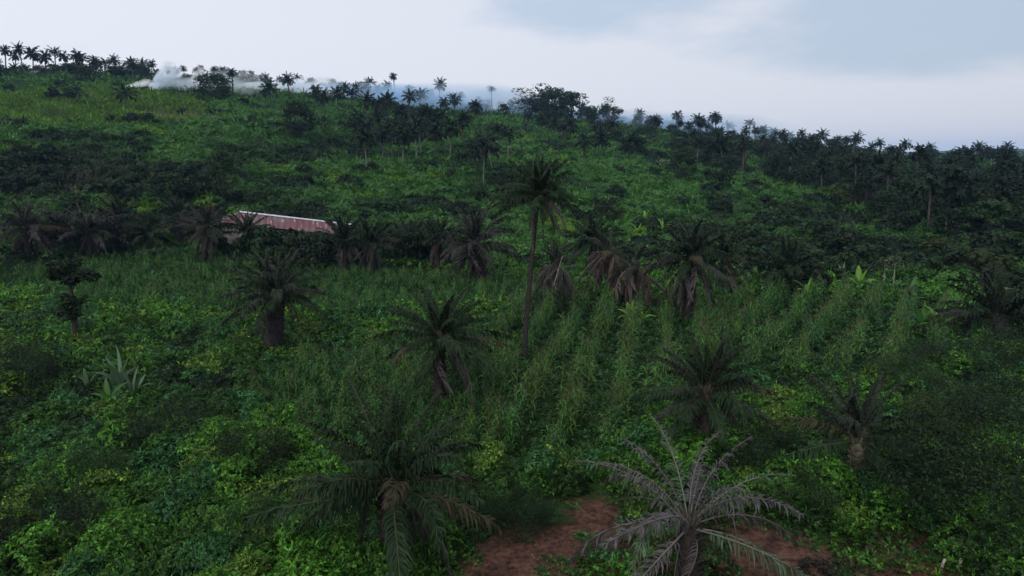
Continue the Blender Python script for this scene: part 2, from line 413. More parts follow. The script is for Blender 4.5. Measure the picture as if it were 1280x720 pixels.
FF_GREEN = frond_set(GREEN*.8, RACH*.6, n=44, gl=.95, lw=.17); FF_DULL = frond_set(GREEN*.5+GREY*.3, GREYR*.8, n=40, gl=.9, lw=.15); FF_GREY = frond_set(GREY*.8, GREYR, n=36, gl=.72, lw=.13)
def dead_set(tint, rt):
    out = []
    for e, dr, pw in ((-5, 92, .3), (-40, 52, .4), (20, 118, .5), (-62, 30, .6)):
        mb = MB(); frond_geo(mb, 4.0, R(e), R(dr), 40, .6, .085, tint, rt, pw, .9, .6, dead=True, gap=.25, jit=.35); out.append(mb.mesh("dry_frond", M_DRY))
    return out
FR_DEAD = dead_set(DRYC, GREYR*.9); FR_DEADR = dead_set(np.array([.064, .050, .045]), np.array([.15, .1, .07]))

FR_BROWN = frond_set(np.array([.068, .058, .032]), np.array([.10, .09, .05]), n=60, gap=.25)
def palm_trunk(h, r, lean=(0, 0), stubs=True, tint=(.045, .038, .033), ring=0.0, r_top=None):
    mb = MB(); k = max(6, int(h*2.2)); t = np.linspace(0, 1, k)
    P = np.stack([lean[0]*t**1.3, lean[1]*t**1.3, h*t-.3*(1-t)], 1)
    rt = r if r_top is None else r_top
    Rad = (r*(1-t)+rt*t)*(1+.3*np.exp(-t*h*1.8))*rng.uniform(.93, 1.07, k)
    tube(mb, P, Rad, 10, tint)
    if stubs:
        rows = int(h/.22)
        for i in range(rows):
            tt = (i+.5)/rows
            c = np.array([np.interp(tt, t, P[:, 0]), np.interp(tt, t, P[:, 1]), np.interp(tt, t, P[:, 2])]); rr = np.interp(tt, t, Rad)
            for j in range(7):
                a = i*2.4+j*2*math.pi/7+rng.normal()*.12; s = rng.uniform(.7, 1.3)
                o = np.array([math.cos(a), math.sin(a), 0]); tn = np.array([-o[1], o[0], 0]); w = .085*s
                b = c+o*rr*.8; e = c+o*(rr+.16*s)+np.array([0, 0, .24*s])
                V = [b-tn*w, b+tn*w, b+[0, 0, .13], e-tn*w*.5, e+tn*w*.5, e+np.array([0, 0, .03])-o*.05]
                mb.add(V, [(0, 1, 4, 3), (1, 2, 5, 4), (2, 0, 3, 5)], [(3, 4, 5)], np.array(tint)*rng.uniform(.5, 1.25))
    return mb.mesh("trunk", M_BARK)
def spear_mesh(h=.9):
    mb = MB()
    for i in range(14):
        a = rng.uniform(0, 6.28); e = R(rng.uniform(60, 88))
        P = [np.array([math.cos(a)*.12, math.sin(a)*.12, -.3])+np.array([math.cos(a)*math.cos(e), math.sin(a)*math.cos(e), math.sin(e)])*s for s in (0, .4, .8)]
        tube(mb, P, [.09, .07, .03], 5, (.05, .045, .035))
    return mb.mesh("crown_heart", M_BARK)
SPEAR = spear_mesh()
def hero_palm(name, label, cu, cv, bu, bv, Lf, sets, n=26, dead=0, deadset=None, lo=0, hi=8, r=.33, trunk_tint=(.030, .025, .022), stubs=True, dead_sc=1.0, cat="palm tree", seed=0, aztune=None, dbase=None, r_top=None, group=None):
    global rng
    rng = np.random.default_rng(1000+seed)
    x, y, d, _ = hit(bu, bv)
    if dbase:
        dx, dy, dz = uv_dir(bu, bv); d = dbase; x, y = dx*d, dy*d
    z0 = float(ground(x, y))
    dx, dy, dz = uv_dir(cu, cv); cx, cy, cz = dx*d, dy*d, CZ+dz*d
    h = max(cz-z0, .8)
    root = empty(name, (x, y, z0)); tag(root, label, cat, group or "oil palms in the valley")
    lean = (cx-x, cy-y)
    if d > 55:
        sw = {id(FR_GREEN): FF_GREEN, id(FR_GREEN2): FF_GREEN, id(FR_DULL): FF_DULL, id(FR_GREY): FF_GREY}
        sets = [sw[id(q)] for q in sets]; n = int(n*1.25); Lf *= 1.2; dead = int(dead*1.5); dead_sc *= 1.12
    else: n = int(n*1.1)
    link("trunk", palm_trunk(h, r, lean, stubs, trunk_tint, r_top=r_top), root)
    top = (lean[0], lean[1], h)
    link("crown_heart", SPEAR, root, top)
    ga = 2.39996
    for i in range(n):
        q = (i+.5)/n; k = int(min(7, lo+q*(hi-lo)))
        st = sets[rng.integers(len(sets))]
        if seed != 1 and q > .6 and rng.uniform() < .17: st = FR_BROWN
        az = i*ga+rng.normal()*.2
        if seed == 1 and k >= 4 and math.sin(az) < -.75: continue
        link("frond", st[k], root, (top[0]+.12*math.cos(az), top[1]+.12*math.sin(az), h-.25*q), (rng.normal()*.25, rng.normal()*.06, az), Lf/4.5*rng.uniform(.85, 1.08)*(.75+.25*min(1, q*3)))
    for i in range(dead):
        az = i*ga*1.3+rng.normal()*.2; ds = (deadset or FR_DEAD)[rng.choice([0, 1, 1, 2, 3, 3])]
        o = link("dry_frond", ds, root, (top[0]+.15*math.cos(az), top[1]+.15*math.sin(az), h-.3-.3*rng.uniform()), (rng.normal()*.5, rng.normal()*.22, az+rng.normal()*.5), dead_sc*min(1, (h+.3)/3.4)*rng.uniform(.5, 1.12))
    return root
# crown pixel, base pixel of each
hero_palm("oil_palm", "large grey-fronded oil palm at the bottom of the frame over the red soil", 861, 652, 861, 724, 4.75, [GSET, GSET, GSETB], 20, 4, lo=1.0, hi=7.6, r=.32, seed=1)
hero_palm("oil_palm", "big dark green oil palm at the bottom, left of the red soil", 490, 604, 488, 722, 4.0, [FR_GREEN, FR_GREEN2, FR_GREEN], 36, 8, r=.36, seed=2, trunk_tint=(.025, .02, .018))
hero_palm("oil_palm", "dark oil palm standing right behind the large grey-fronded palm", 882, 488, 885, 575, 3.3, [FR_GREEN, FR_GREEN, FR_DULL], 34, 4, seed=3)
hero_palm("oil_palm", "dark spreading oil palm in the middle, left of the tall slender palm", 550, 420, 549, 514, 3.75, [FR_GREEN, FR_GREEN, FR_GREEN2], 38, 5, lo=1, seed=4, r=.3)
hero_palm("oil_palm", "stout-trunked oil palm with long grey lower fronds in bright green undergrowth", 346, 366, 341, 444, 4.1, [FR_DULL, FR_GREEN, FR_DULL], 34, 3, lo=.5, seed=5, r=.62, trunk_tint=(.03, .026, .025))
hero_palm("oil_palm", "tall slender oil palm with drooping crown rising in the centre", 673, 243, 655, 451, 3.5, [FR_GREEN, FR_GREEN, FR_GREEN2], 44, 7, lo=0, hi=8, r=.21, r_top=.14, stubs=False, dead_sc=.85, seed=6, trunk_tint=(.03, .025, .024))
hero_palm("oil_palm", "upright oil palm with sparse grey fronds in the bushes at lower right", 1072, 545, 1072, 606, 3.6, [FR_DULL, FR_GREEN], 22, 2, lo=0, hi=7.5, r=.3, trunk_tint=(.10, .09, .06), seed=7)
hero_palm("oil_palm", "grey oil palm at the left edge beside the dull thicket", 36, 284, 36, 331, 4.3, [FR_DULL, FR_GREY], 26, 8, lo=1, r=.4, seed=8)
hero_palm("oil_palm", "wide grey oil palm, second from the left edge of the tree line", 113, 288, 113, 327, 4.6, [FR_DULL, FR_GREY], 28, 8, lo=1.5, r=.4, seed=9)
hero_palm("oil_palm", "small dark oil palm with a brown skirt left of the shed", 184, 292, 184, 322, 3.1, [FR_GREEN], 22, 8, r=.35, seed=10, dead_sc=.8)
hero_palm("oil_palm", "grey oil palm with hanging dry skirt at the left end of the shed", 258, 284, 255, 336, 3.4, [FR_DULL, FR_GREY], 26, 12, r=.35, seed=11)
hero_palm("oil_palm", "narrow dark oil palm standing in front of the shed roof", 309, 290, 307, 333, 2.8, [FR_GREEN, FR_DULL], 22, 9, r=.35, seed=12, dead_sc=.8, hi=6)
hero_palm("oil_palm", "upright dark oil palm at the right end of the shed roof", 430, 302, 431, 348, 3.3, [FR_GREEN], 24, 10, hi=5, r=.4, seed=13, dead_sc=.7)
hero_palm("oil_palm", "skirted oil palm just right of the one at the shed's right end", 464, 305, 464, 349, 3.3, [FR_GREEN, FR_DULL], 22, 14, hi=6, r=.4, seed=14, dead_sc=.75)
hero_palm("oil_palm", "wide oil palm with a full brown skirt left of the tall slender palm", 594, 303, 592, 358, 4.6, [FR_DULL, FR_GREY, FR_GREY], 28, 24, r=.35, seed=15, dead_sc=1.05)
hero_palm("oil_palm", "half-dead oil palm with brown skirt immediately right of the tall slender palm", 694, 328, 692, 389, 2.2, [FR_DULL], 10, 18, r=.3, seed=16, dead_sc=.95, hi=5)
hero_palm("oil_palm", "reddish-brown withered oil palm, left one of the withered pair", 764, 314, 764, 378, 2.8, [FR_DULL], 9, 26, FR_DEADR, r=.35, seed=17, dead_sc=1.05)
hero_palm("oil_palm", "reddish-brown withered oil palm, right one of the withered pair", 794, 330, 794, 386, 2.8, [FR_DULL], 8, 24, FR_DEADR, r=.35, seed=18, dead_sc=1.0)
hero_palm("oil_palm", "dark oil palm with a long brown skirt beside the crop rows", 862, 322, 860, 402, 3.3, [FR_GREEN, FR_DULL], 26, 20, r=.33, seed=19, dead_sc=1.0)
hero_palm("oil_palm", "dark oil palm with grey outer fronds at the right edge", 1244, 396, 1246, 436, 3.9, [FR_DULL, FR_GREEN], 28, 8, r=.4, seed=20)
hero_palm("oil_palm", "dark low oil palm in the tree line between the shed and the brown skirt", 515, 300, 515, 335, 3.2, [FR_GREEN, FR_DULL], 24, 8, r=.4, seed=21)
hero_palm("oil_palm", "small dull oil palm tucked between the two leftmost grey palms", 72, 285, 73, 326, 2.8, [FR_DULL], 20, 8, r=.35, seed=22)

hero_palm("oil_palm", "dark palm with raised fronds just left of the brown-skirted wide palm", 548, 300, 549, 342, 3.2, [FR_GREEN], 24, 8, r=.35, seed=23)
hero_palm("oil_palm", "dark palm between the two grey palms and the small one left of the shed", 150, 276, 151, 318, 3.8, [FR_DULL, FR_GREEN], 26, 10, r=.4, seed=24)
hero_palm("oil_palm", "small dark palm standing behind the withered pair", 742, 300, 742, 352, 3.2, [FR_GREEN], 26, 10, r=.3, seed=25)
hero_palm("oil_palm", "dark palm half hidden right of the long-skirted one by the crop rows", 905, 322, 905, 372, 3.4, [FR_GREEN, FR_DULL], 26, 6, r=.3, seed=26)
hero_palm("oil_palm", "dark bushy palm at the end of the tree line left of the papaya trees", 985, 335, 985, 372, 3.3, [FR_GREEN], 26, 4, r=.3, seed=27)
hero_palm("oil_palm", "grey-green palm close to the shed's left corner, behind the skirted one", 225, 272, 226, 312, 3.4, [FR_GREEN, FR_DULL], 24, 6, r=.35, seed=28)
# ---------- palms seen small on the hill
rng = np.random.default_rng(55)
def small_crown(n=24, Lf=2.9, tint=GREEN, dead=5, ln=13, lo=85, hi=-25):
    mb = MB()
    for i in range(n):
        q = (i+.5)/n; e = lo+(hi-lo)*q
        frond_geo(mb, Lf*rng.uniform(.8, 1.1), R(e), R(52+rng.normal()*12), ln, .85, .27, np.asarray(tint)*rng.uniform(.7, 1.2), tint, 1.3, .4, .6, az=i*2.4+rng.normal()*.25, rr=.03)
    for i in range(dead):
        frond_geo(mb, Lf*rng.uniform(.6, .9), R(-10), R(70), ln, .55, .16, DRYC*.8, DRYC, .5, .8, .3, az=rng.uniform(0, 6.28), dead=True, rr=.03)
    return mb.mesh("crown", M_FROND)
CROWNS = [small_crown(24, 2.9, GREEN*.8, 4), small_crown(20, 2.7, GREEN*.9, 8), small_crown(16, 2.9, GREEN*.8, 2, hi=-10), small_crown(28, 2.6, GREEN*.7, 6, hi=-45), small_crown(18, 2.4, GREEN*.95, 10), small_crown(14, 3.1, GREEN*.85, 1, hi=5)]
def small_trunk(bend, r=.2, tint=(.06, .052, .048)):
    mb = MB(); t = np.linspace(0, 1, 7); tube(mb, np.stack([bend*t*(1-t)*2, 0*t, t*1.0], 1), (r*(1.15-.35*t)), 6, tint); return mb.mesh("trunk", M_BARK)
TRUNKS = [small_trunk(.0), small_trunk(.05), small_trunk(.0, .15, (.13, .125, .115)), small_trunk(.03, .26, (.05, .04, .035))]
def small_palm(x, y, h, sc, label, group, ci=None, ti=None, name="oil_palm"):
    z = float(ground(x, y))
    root = empty(name, (x, y, z-.2), random.uniform(0, 6.28)); root.rotation_euler[0] = random.gauss(0, .08); root.rotation_euler[1] = random.gauss(0, .08); sc *= random.uniform(.8, 1.2)
    tag(root, label, "palm tree", group)
    t = link("trunk", TRUNKS[random.choice([0, 0, 1, 3, 2]) if ti is None else ti], root, sc=(1, 1, h+.2))
    c = link("crown", CROWNS[random.randrange(6) if ci is None else ci], root, (0, 0, h+.2), sc=sc*1.3)
    return root
named_sky = [
 (3, 62, 10, 1.0, "palm at the very left edge of the skyline", ), (27, 61, 12, .95, "tallest palm near the left edge of the skyline"), (18, 70, 7, .8, "low skyline palm between the two leftmost tall palms"),
 (37, 67, 9, 1.0, "bushy skyline palm just right of the tallest left palm"), (56, 72, 7, 1.0, "skyline palm at the left of the group of five on the left ridge"), (67, 68, 9, 1.05, "second palm of the group of five on the left ridge"),
 (83, 71, 8, .9, "middle palm of the group of five on the left ridge"), (93, 70, 9, 1.0, "fourth palm of the group of five on the left ridge"), (104, 73, 8, 1.0, "rightmost palm of the group of five on the left ridge"),
 (128, 80, 8, 1.1, "broad-crowned lone palm on the ridge right of the group of five"), (163, 82, 8, .55, "tiny lone palm poking above the ridge left of the smoke"), (289, 90, 11, .8, "lone palm above the umbrella-shaped tree and smoke"),
 (155, 118, 6, 1.0, "dark palm just below the leftmost wisp of smoke"), (338, 110, 8, .95, "lone palm standing in drifting smoke left of centre"), (362, 100, 10, .8, "pale hazy palm behind the drifting smoke"),
 (395, 114, 8, .9, "palm at the left end of the central hilltop grove"), (495, 95, 14, .8, "tallest palm of the central hilltop grove"), (615, 112, 10, .7, "hazy tall palm right of the central hilltop grove"), (548, 106, 11, .9, "hazy palm behind the central hilltop grove"),
 (555, 128, 8, .9, "palm with spiky crown right of the smoke-filled gap"), (593, 133, 8, 1.05, "drooping palm on the hilltop right of the central grove"),
 (730, 176, 7, 1.0, "lone palm on the bright green slope right of centre"), (595, 187, 7, 1.0, "lone dark palm on the open slope above the tall slender palm"), (695, 156, 6, .9, "palm in front of the big round trees on the hill"),
 (897, 147, 11, 1.0, "tallest palm over the right-hand forest"), (824, 150, 9, .9, "tall palm at the left end of the right-hand forest")]
for (u, v, h, s, lab) in named_sky:
    x, y, d, zc = hit(u, v, h); z = float(ground(x, y)); small_palm(x, y, max(zc-z, 3.5), s*1.15, lab, "palms along the hilltop skyline", ti=3)
def scatter_palms(lst, h, label, group, s=1.0, j=3, ti=None):
    for (u, v) in lst:
        hh = h*random.uniform(.8, 1.2)
        x, y, d, zc = hit(u+random.uniform(-j, j), v-(6 if v < 140 else 0)+random.uniform(-3, 2), hh); z = float(ground(x, y))
        small_palm(x, y, min(max(zc-z, 3), 16), s*random.uniform(.85, 1.15), label, group, ti=ti)
scatter_palms([(430, 117), (446, 118), (462, 112), (470, 120), (482, 116), (489, 130), (440, 128), (455, 134), (476, 135), (508, 122), (512, 127), (525, 127), (462, 118), (420, 124), (500, 142), (468, 145), (445, 150), (530, 140), (545, 148), (570, 132), (575, 150), (405, 128), (575, 128)],
              8, "one of the dark palms crowded in the central hilltop grove", "palms of the central hilltop grove", 1.15)
scatter_palms([(474, 168), (492, 165), (520, 163), (528, 158), (505, 172), (540, 165), (455, 172), (560, 160), (618, 178), (625, 165), (635, 172), (606, 182)],
              9, "pale-trunked palm on the slope below the central hilltop grove", "pale-trunked palms below the grove", 1.1, ti=2)
scatter_palms([(745, 165), (752, 172), (773, 170), (765, 160), (712, 158), (680, 152), (662, 150), (785, 178), (700, 165)],
              6.5, "small palm scattered among the round trees on the hilltop", "small palms by the round trees", 1.0)
# distant ridge line palms, hazy
for i in range(64):
    u = 120+i*10.3+random.uniform(-5, 5); v = np.interp(u, SKY_U, SKY_V)-random.uniform(4, 13)
    x, y, d, zc = hit(u, np.interp(u, SKY_U, SKY_V)-4, 0); k = random.uniform(1.05, 1.3); x *= k; y *= k; z = float(ground(x, y))
    small_palm(x, y, random.uniform(6, 11), random.uniform(.8, 1.1), "hazy bluish palm in the smoky line behind the central ridge", "hazy palms behind the ridge")
for i in range(38):
    u = random.uniform(-5, 120); v = np.interp(u, SKY_U, SKY_V)
    x, y, d, zc = hit(u, v+random.uniform(-2, 5), 0); k = random.uniform(.97, 1.1); x *= k; y *= k
    small_palm(x, y, random.uniform(2, 5.0), random.uniform(.6, .95), "low dark palm packed beneath the taller ones on the far left ridge", "packed palms on the left ridge")

# ------------------------------------------------------------------ broadleaf trees and bushes
def crown_geo(mb, rx, ry, rz, cz, clumps, leaves, size, tint, k=1.0, flat=0, hollow=.55):
    """clumps of leaf cards spread through an uneven crown"""
    cs = []
    for i in range(clumps):
        p = rng.normal(size=3); p /= np.linalg.norm(p); p *= rng.uniform(hollow, 1.0)
        if p[2] < -.75: p[2] *= -.5
        q = np.array([p[0]*rx, p[1]*ry, cz+p[2]*rz]); cs.append(q)
        cr = rng.uniform(.26, .48)*min(rx, rz*1.3)
        n = int(leaves*rng.uniform(.6, 1.3)); d = rng.normal(size=(n, 3)); d /= np.linalg.norm(d, axis=1)[:, None]; rad = rng.uniform(.35, 1, n)**.5
        P = q+d*rad[:, None]*cr*np.array([1.15, 1.15, .75])
        nn = d+rng.normal(size=(n, 3))*.5; nn[:, 2] += .5; nn /= np.linalg.norm(nn, axis=1)[:, None]
        a = np.cross(nn, rng.normal(size=(n, 3))); a /= np.linalg.norm(a, axis=1)[:, None]; b = np.cross(nn, a)
        s = (size*rng.uniform(.6, 1.3, n))[:, None]
        V = np.stack([P-a*s, P-b*s*.5, P+a*s-nn*s*.3, P+b*s*.5], 1)
        c = np.asarray(tint)*rng.uniform(.65, 1.4)*rng.uniform(.75, 1.25, n)[:, None]
        mb.add(V.reshape(-1, 3), np.arange(n*4).reshape(-1, 4), None, np.repeat(c, 4, 0))
    return cs
def make_tree_meshes(h, rx, rz, tint, clumps=34, leaves=60, size=.3, tr=.22, bark=(.07, .06, .05), flat=False, ry=None):
    rz = h*.46; mb = MB(); cz = h-rz; cs = crown_geo(mb, rx, ry or rx, rz, cz, clumps, leaves, size, tint)
    crown = mb.mesh("crown", M_LEAF)
    tb = MB(); fork = np.array([rng.normal()*.2, rng.normal()*.2, max(h-2*rz, h*.25)])
    tube(tb, [(0, 0, -.3), fork*.5+np.array([.05, 0, 0]), fork], [tr*1.25, tr, tr*.85], 8, bark)
    for q in cs[::3]:
        m = (fork+q)/2+rng.normal(size=3)*.15*rx; m[2] -= .1*rz
        tube(tb, [fork-np.array([0, 0, .1]), m, q], [tr*.5, tr*.3, tr*.08], 5, bark)
    return tb.mesh("trunk", M_BARK), crown
DG = np.array([.022, .045, .018]); MG = np.array([.033, .07, .022]); OG = np.array([.06, .085, .024]); BG = np.array([.028, .055, .03])
TREES = [make_tree_meshes(8, 3.4, 3.0, DG), make_tree_meshes(9, 3.0, 3.4, MG*.85), make_tree_meshes(7, 3.6, 2.4, DG*1.2), make_tree_meshes(10, 3.6, 3.2, BG), make_tree_meshes(6.5, 3.0, 2.6, MG*.8), make_tree_meshes(8, 3.2, 2.5, DG*.9, 26, 55)]
def tree(u, v, h, w, label, group=None, mi=None, name="broadleaf_tree", dmin=9, meshes=None, xy=None):
    """(u,v) base pixel"""
    if xy: x, y = xy
    else: x, y, d, _ = hit(u, v)
    z = float(ground(x, y)); root = empty(name, (x, y, z), random.uniform(0, 6.28)); tag(root, label, "tree", group)
    t, c = meshes or TREES[random.randrange(6) if mi is None else mi]
    zs = np.array([vv.co[2] for vv in c.vertices[:400]]).max() if False else None
    bh = {0: 8, 1: 9, 2: 7, 3: 10, 4: 6.5, 5: 8}.get(mi if mi is not None else TREES.index((t, c)) if (t, c) in TREES else 0, 8)
    sz = h/bh; sx = w/6.6
    link("trunk", t, root, sc=(sx, sx, sz)); link("crown", c, root, sc=(sx, sx, sz))
    return root
random.seed(21)
def px_m(u, v): return hit(u, v)[2]/F
# named trees : base px, height px, width px
for (u, v, hp, wp, lab, mi) in [
    (267, 127, 31, 36, "dark umbrella-crowned tree standing in the smoke on the left hill", 2),
    (283, 126, 19, 18, "smaller dark tree at the right foot of the umbrella-crowned tree", 4),
    (375, 177, 47, 38, "big dark round tree on the slope left of the central grove", 0),
    (757, 284, 34, 40, "dark round tree on the green slope right of the tall slender palm", 0),
    (281, 262, 66, 34, "tall dark bushy tree above the shed's left end", 1),
    (213, 262, 42, 54, "dark spreading tree left of the shed on the dull thicket", 5),
    (662, 150, 36, 48, "leftmost of the big round hazy trees on the central ridge", 3),
    (690, 152, 42, 50, "tallest of the big round hazy trees on the central ridge", 0),
    (714, 156, 38, 44, "right one of the big round hazy trees on the central ridge", 1),
    (735, 158, 26, 24, "small round tree at the right end of the big round hazy trees", 4),
    (760, 158, 34, 28, "lone rounded bluish tree on the ridge right of the big round trees", 3),
    (797, 156, 20, 14, "thin airy tree at the left of the pair on the bright ridge", 4),
    (812, 158, 20, 14, "thin airy tree at the right of the pair on the bright ridge", 5),
    (790, 198, 28, 34, "dark flat-topped tree left of the pale field", 2),
    (853, 233, 46, 34, "tall black-green tree right of the pale field", 1),
    (905, 232, 36, 28, "dark tree at the front edge of the right-hand forest", 0),
    (1062, 262, 30, 40, "olive yellow-green tree at the front of the right-hand forest", 2),
    (990, 280, 30, 36, "dull green tree where the slope meets the right-hand forest", 4),
    (447, 178, 34, 34, "dark tree at the lower left of the central grove", 5),
    (500, 182, 34, 40, "dark tree in the lower middle of the central grove", 0),
    (535, 180, 30, 30, "dark tree at the lower right of the central grove", 3)]:
    k = px_m(u, v); ms = TREES[mi]
    if "olive" in lab:
        rng = np.random.default_rng(3); ms = make_tree_meshes(7, 3.4, 2.6, OG*.9)
    r_ = tree(u, v, hp*k, wp*k, lab, None, mi, meshes=None if ms is TREES[mi] else ms)
for i in range(74):
    u = random.uniform(40, 860); k = random.uniform(1.04, 1.35)
    x, y, d, zc = hit(u, np.interp(u, SKY_U, SKY_V)-4, 0)
    tree(0, 0, random.uniform(6, 10), random.uniform(8, 13), "hazy blue-grey tree in the smoky line behind the central ridge", "hazy trees behind the ridge", xy=(x*k, y*k))
for i in range(32):
    u = random.uniform(540, 1270); x, y, d, zc = hit(u, np.interp(u, SKY_U, SKY_V)+2, 0); k = random.uniform(.92, 1.12)
    tree(0, 0, random.uniform(5, 8.5), random.uniform(6, 10), "rounded dull-blue tree among the palms along the ridge right of the central grove", "rounded trees along the right ridge", xy=(x*k, y*k))
# right-hand forest
rng = np.random.default_rng(77)
def edge_v(u): return np.interp(u, [830, 900, 1000, 1060, 1110, 1180, 1290, 1500], [208, 222, 238, 258, 296, 310, 322, 330])
def forest(n, kind, umin=835, umax=1420):
    c = 0; tries = 0
    while c < n and tries < 6000:
        tries += 1
        u = random.uniform(umin, umax); v0 = np.interp(u, SKY_U, SKY_V); v1 = edge_v(u)
        v = v0+(v1-v0)*random.random()**1.25
        x, y, d, _ = hit(u, v)
        if any((x-a)**2+(y-b)**2 < rr*rr for a, b, rr in FPOS): continue
        deep = d > 230
        if kind == 'tree':
            FPOS.append((x, y, 3.4)); h = random.uniform(3.5, 6.5)*(1 if deep else 1.4)
            tree(0, 0, h, random.uniform(5, 9), "dark tree crowded in the hazy back of the right-hand forest" if deep else "dark tree crowded in the nearer part of the right-hand forest", "trees of the right-hand forest", xy=(x, y))
        else:
            FPOS.append((x, y, 2.8))
            small_palm(x, y, random.uniform(4.5, 8)+(0 if deep else 2), random.uniform(.7, 1.05), "palm rising from the hazy back of the right-hand forest" if deep else "palm rising from the nearer part of the right-hand forest", "palms of the right-hand forest")
        c += 1
FPOS = []
forest(105, 'palm'); forest(160, 'tree')
for i in range(58):   # ridge line over the right half
    u = random.uniform(770, 1300); v = np.interp(u, SKY_U, SKY_V)
    x, y, d, zc = hit(u, v+2, 0); k = random.uniform(.93, 1.25); x *= k; y *= k
    small_palm(x, y, random.uniform(5, 9.5)+(3 if i % 5 == 0 else 0), random.uniform(.8, 1.1), "bluish palm along the skyline above the right-hand forest", "skyline palms of the right-hand forest")

def bush_mesh(r, h, tint, clumps, leaves, size, nm="foliage"):
    mb = MB(); crown_geo(mb, r, r, h*.55, h*.45, clumps, leaves, size, tint, hollow=.4); return mb.mesh(nm, M_LEAF)
BUSH = [bush_mesh(1.6, 2.2, DG*1.1, 14, 70, .22), bush_mesh(1.9, 1.9, MG, 14, 70, .22), bush_mesh(1.3, 2.6, DG, 12, 70, .2), bush_mesh(1.7, 1.6, BG*1.1, 12, 70, .22), bush_mesh(1.6, 1.7, OG*.8, 12, 70, .2)]
def bush(x, y, s, label, group=None, mi=None, sz=None):
    z = float(ground(x, y)); o = link("shrub", BUSH[random.randrange(5) if mi is None else mi], None, (x, y, z-.1), (0, 0, random.uniform(0, 6.28)), (s, s, sz or s)); tag(o, label, "shrub", group); return o
# open hillside shrubs
c = 0
while c < 120:
    u = random.uniform(-20, 960); v = random.uniform(105, 300)
    if v < np.interp(u, SKY_U, SKY_V)+8 or (u > 830 and v < edge_v(u)): continue
    if random.random() > .35+.65*(v > 175): continue
    if u < 400 and v < 200 and random.random() < .75: continue
    if np.hypot((u-110)/130, (v-138)/18) < 1 and random.random() < .7: continue
    x, y, d, _ = hit(u, v)
    lab = "dark shrub on the open hillside above the shed" if (u < 560) else "dark shrub on the open slope behind the tall slender palm"
    bush(x, y, random.uniform(.7, 1.6)*(.7+d/450), lab, "shrubs on the open hillside", mi=random.choice([0, 0, 2, 3])); c += 1
# dull thicket
for i in range(46):
    u = random.uniform(-20, 300); v = random.uniform(206, 262); x, y, d, _ = hit(u, v)
    bush(x, y, random.uniform(1.2, 2.4), "dull shrub of the thicket behind the left-hand grey palms", "shrubs of the dull thicket", mi=random.choice([0, 2, 3]))
# hedge-like dark bushes behind the tree line
for i in range(50):
    u = random.choice([random.uniform(440, 560), random.uniform(600, 940), random.uniform(-10, 240), random.uniform(700, 1280)])
    v = {0: random.uniform(300, 330)}.get(0)+ (35 if u > 940 else 0) + (12 if 700 < u < 940 else 0)
    x, y, d, _ = hit(u, v)
    bush(x, y, random.uniform(.8, 1.5), "dark bush in the shady row between the palms of the tree line", "bushes of the valley tree line", mi=random.choice([0, 2, 0, 3]))
for (u, v, s, lab, mi) in [(140, 158, 1.6, "left lump of the dark bush row on the left hill", 0), (165, 160, 2.0, "middle lump of the dark bush row on the left hill", 2), (187, 160, 2.2, "right lump of the dark bush row on the left hill", 0),
    (188, 128, 1.6, "dark bush beneath the second wisp of smoke", 3), (228, 146, 1.3, "lone dark bush on the worn field of the left hill", 2), (36, 158, 1.2, "small round bush low on the far left slope", 0), (14, 118, 1.8, "dark bush near the left edge beneath the ridge palms", 0),
    (85, 128, 3.4, "large dark bush clump on the far left slope under the group of five", 3), (75, 116, 2.4, "upper bush of the dark clump on the far left slope", 0), (97, 124, 2.2, "right bush of the dark clump on the far left slope", 0),
    (280, 158, 1.6, "left bush of the row on the worn field", 3), (298, 160, 1.7, "second bush of the row on the worn field", 0), (315, 160, 1.8, "third bush of the row on the worn field", 0), (330, 160, 1.5, "rightmost bush of the row on the worn field", 3),
    (562, 272, 1.5, "round dark bush on the slope behind the brown-skirted palm", 0), (465, 217, 1.4, "dark bush on the slope directly below the central grove", 0), (540, 218, 1.8, "wide dark bush on the slope right of the central grove", 0), (380, 222, 1.6, "bush on the slope below the big dark round tree", 1),
    (855, 262, 2.0, "dull bush in front of the black-green tree", 3)]:
    x, y, d, _ = hit(u, v); bush(x, y, s, lab, None, mi)
BUSH_G = [(1.6, 2.2, DG*1.1), (1.3, 1.7, DG), (1.7, 1.6, BG*1.1), (1.5, 1.5, MG)]
sc_ = MB(); c = 0
while c < 260:
    u = random.uniform(-20, 1290); v = random.uniform(100, 330)
    if v < np.interp(u, SKY_U, SKY_V)+5 or (u > 830 and v < edge_v(u)-6): continue
    if np.hypot((u-110)/130, (v-138)/18) < 1: continue
    if u < 400 and v < 196 and random.random() < .8: continue
    x, y, d, _ = hit(u, v)
    if vn(x, y, 30, 61) < .45: continue
    c += 1; z = float(ground(x, y)); r_, h_, t_ = BUSH_G[random.randrange(4)]; s_ = random.uniform(.4, .95); q = MB()
    crown_geo(q, r_*s_, r_*s_, h_*s_*.55, h_*s_*.4, 7, 34, .26*s_, t_, hollow=.4)
    sc_.add(np.concatenate(q.V)+np.array([x, y, z]), np.concatenate(q.Q), None, np.concatenate(q.C))
o = link("hillside_scrub", sc_.mesh("hillside_scrub", M_LEAF)); tag(o, "small dark scrub dotted over the whole green hillside", "scrub", kind="stuff")
# right side scrub between slope, forest and crop rows
for i in range(54):
    u = random.uniform(930, 1300); v = random.uniform(max(edge_v(u)-4, 262), 372); x, y, d, _ = hit(u, v)
    bush(x, y, random.uniform(1.3, 2.3), "dark bush in the belt between crop rows and right-hand forest", "bushes below the right-hand forest", mi=random.choice([0, 1, 3, 4, 0]))
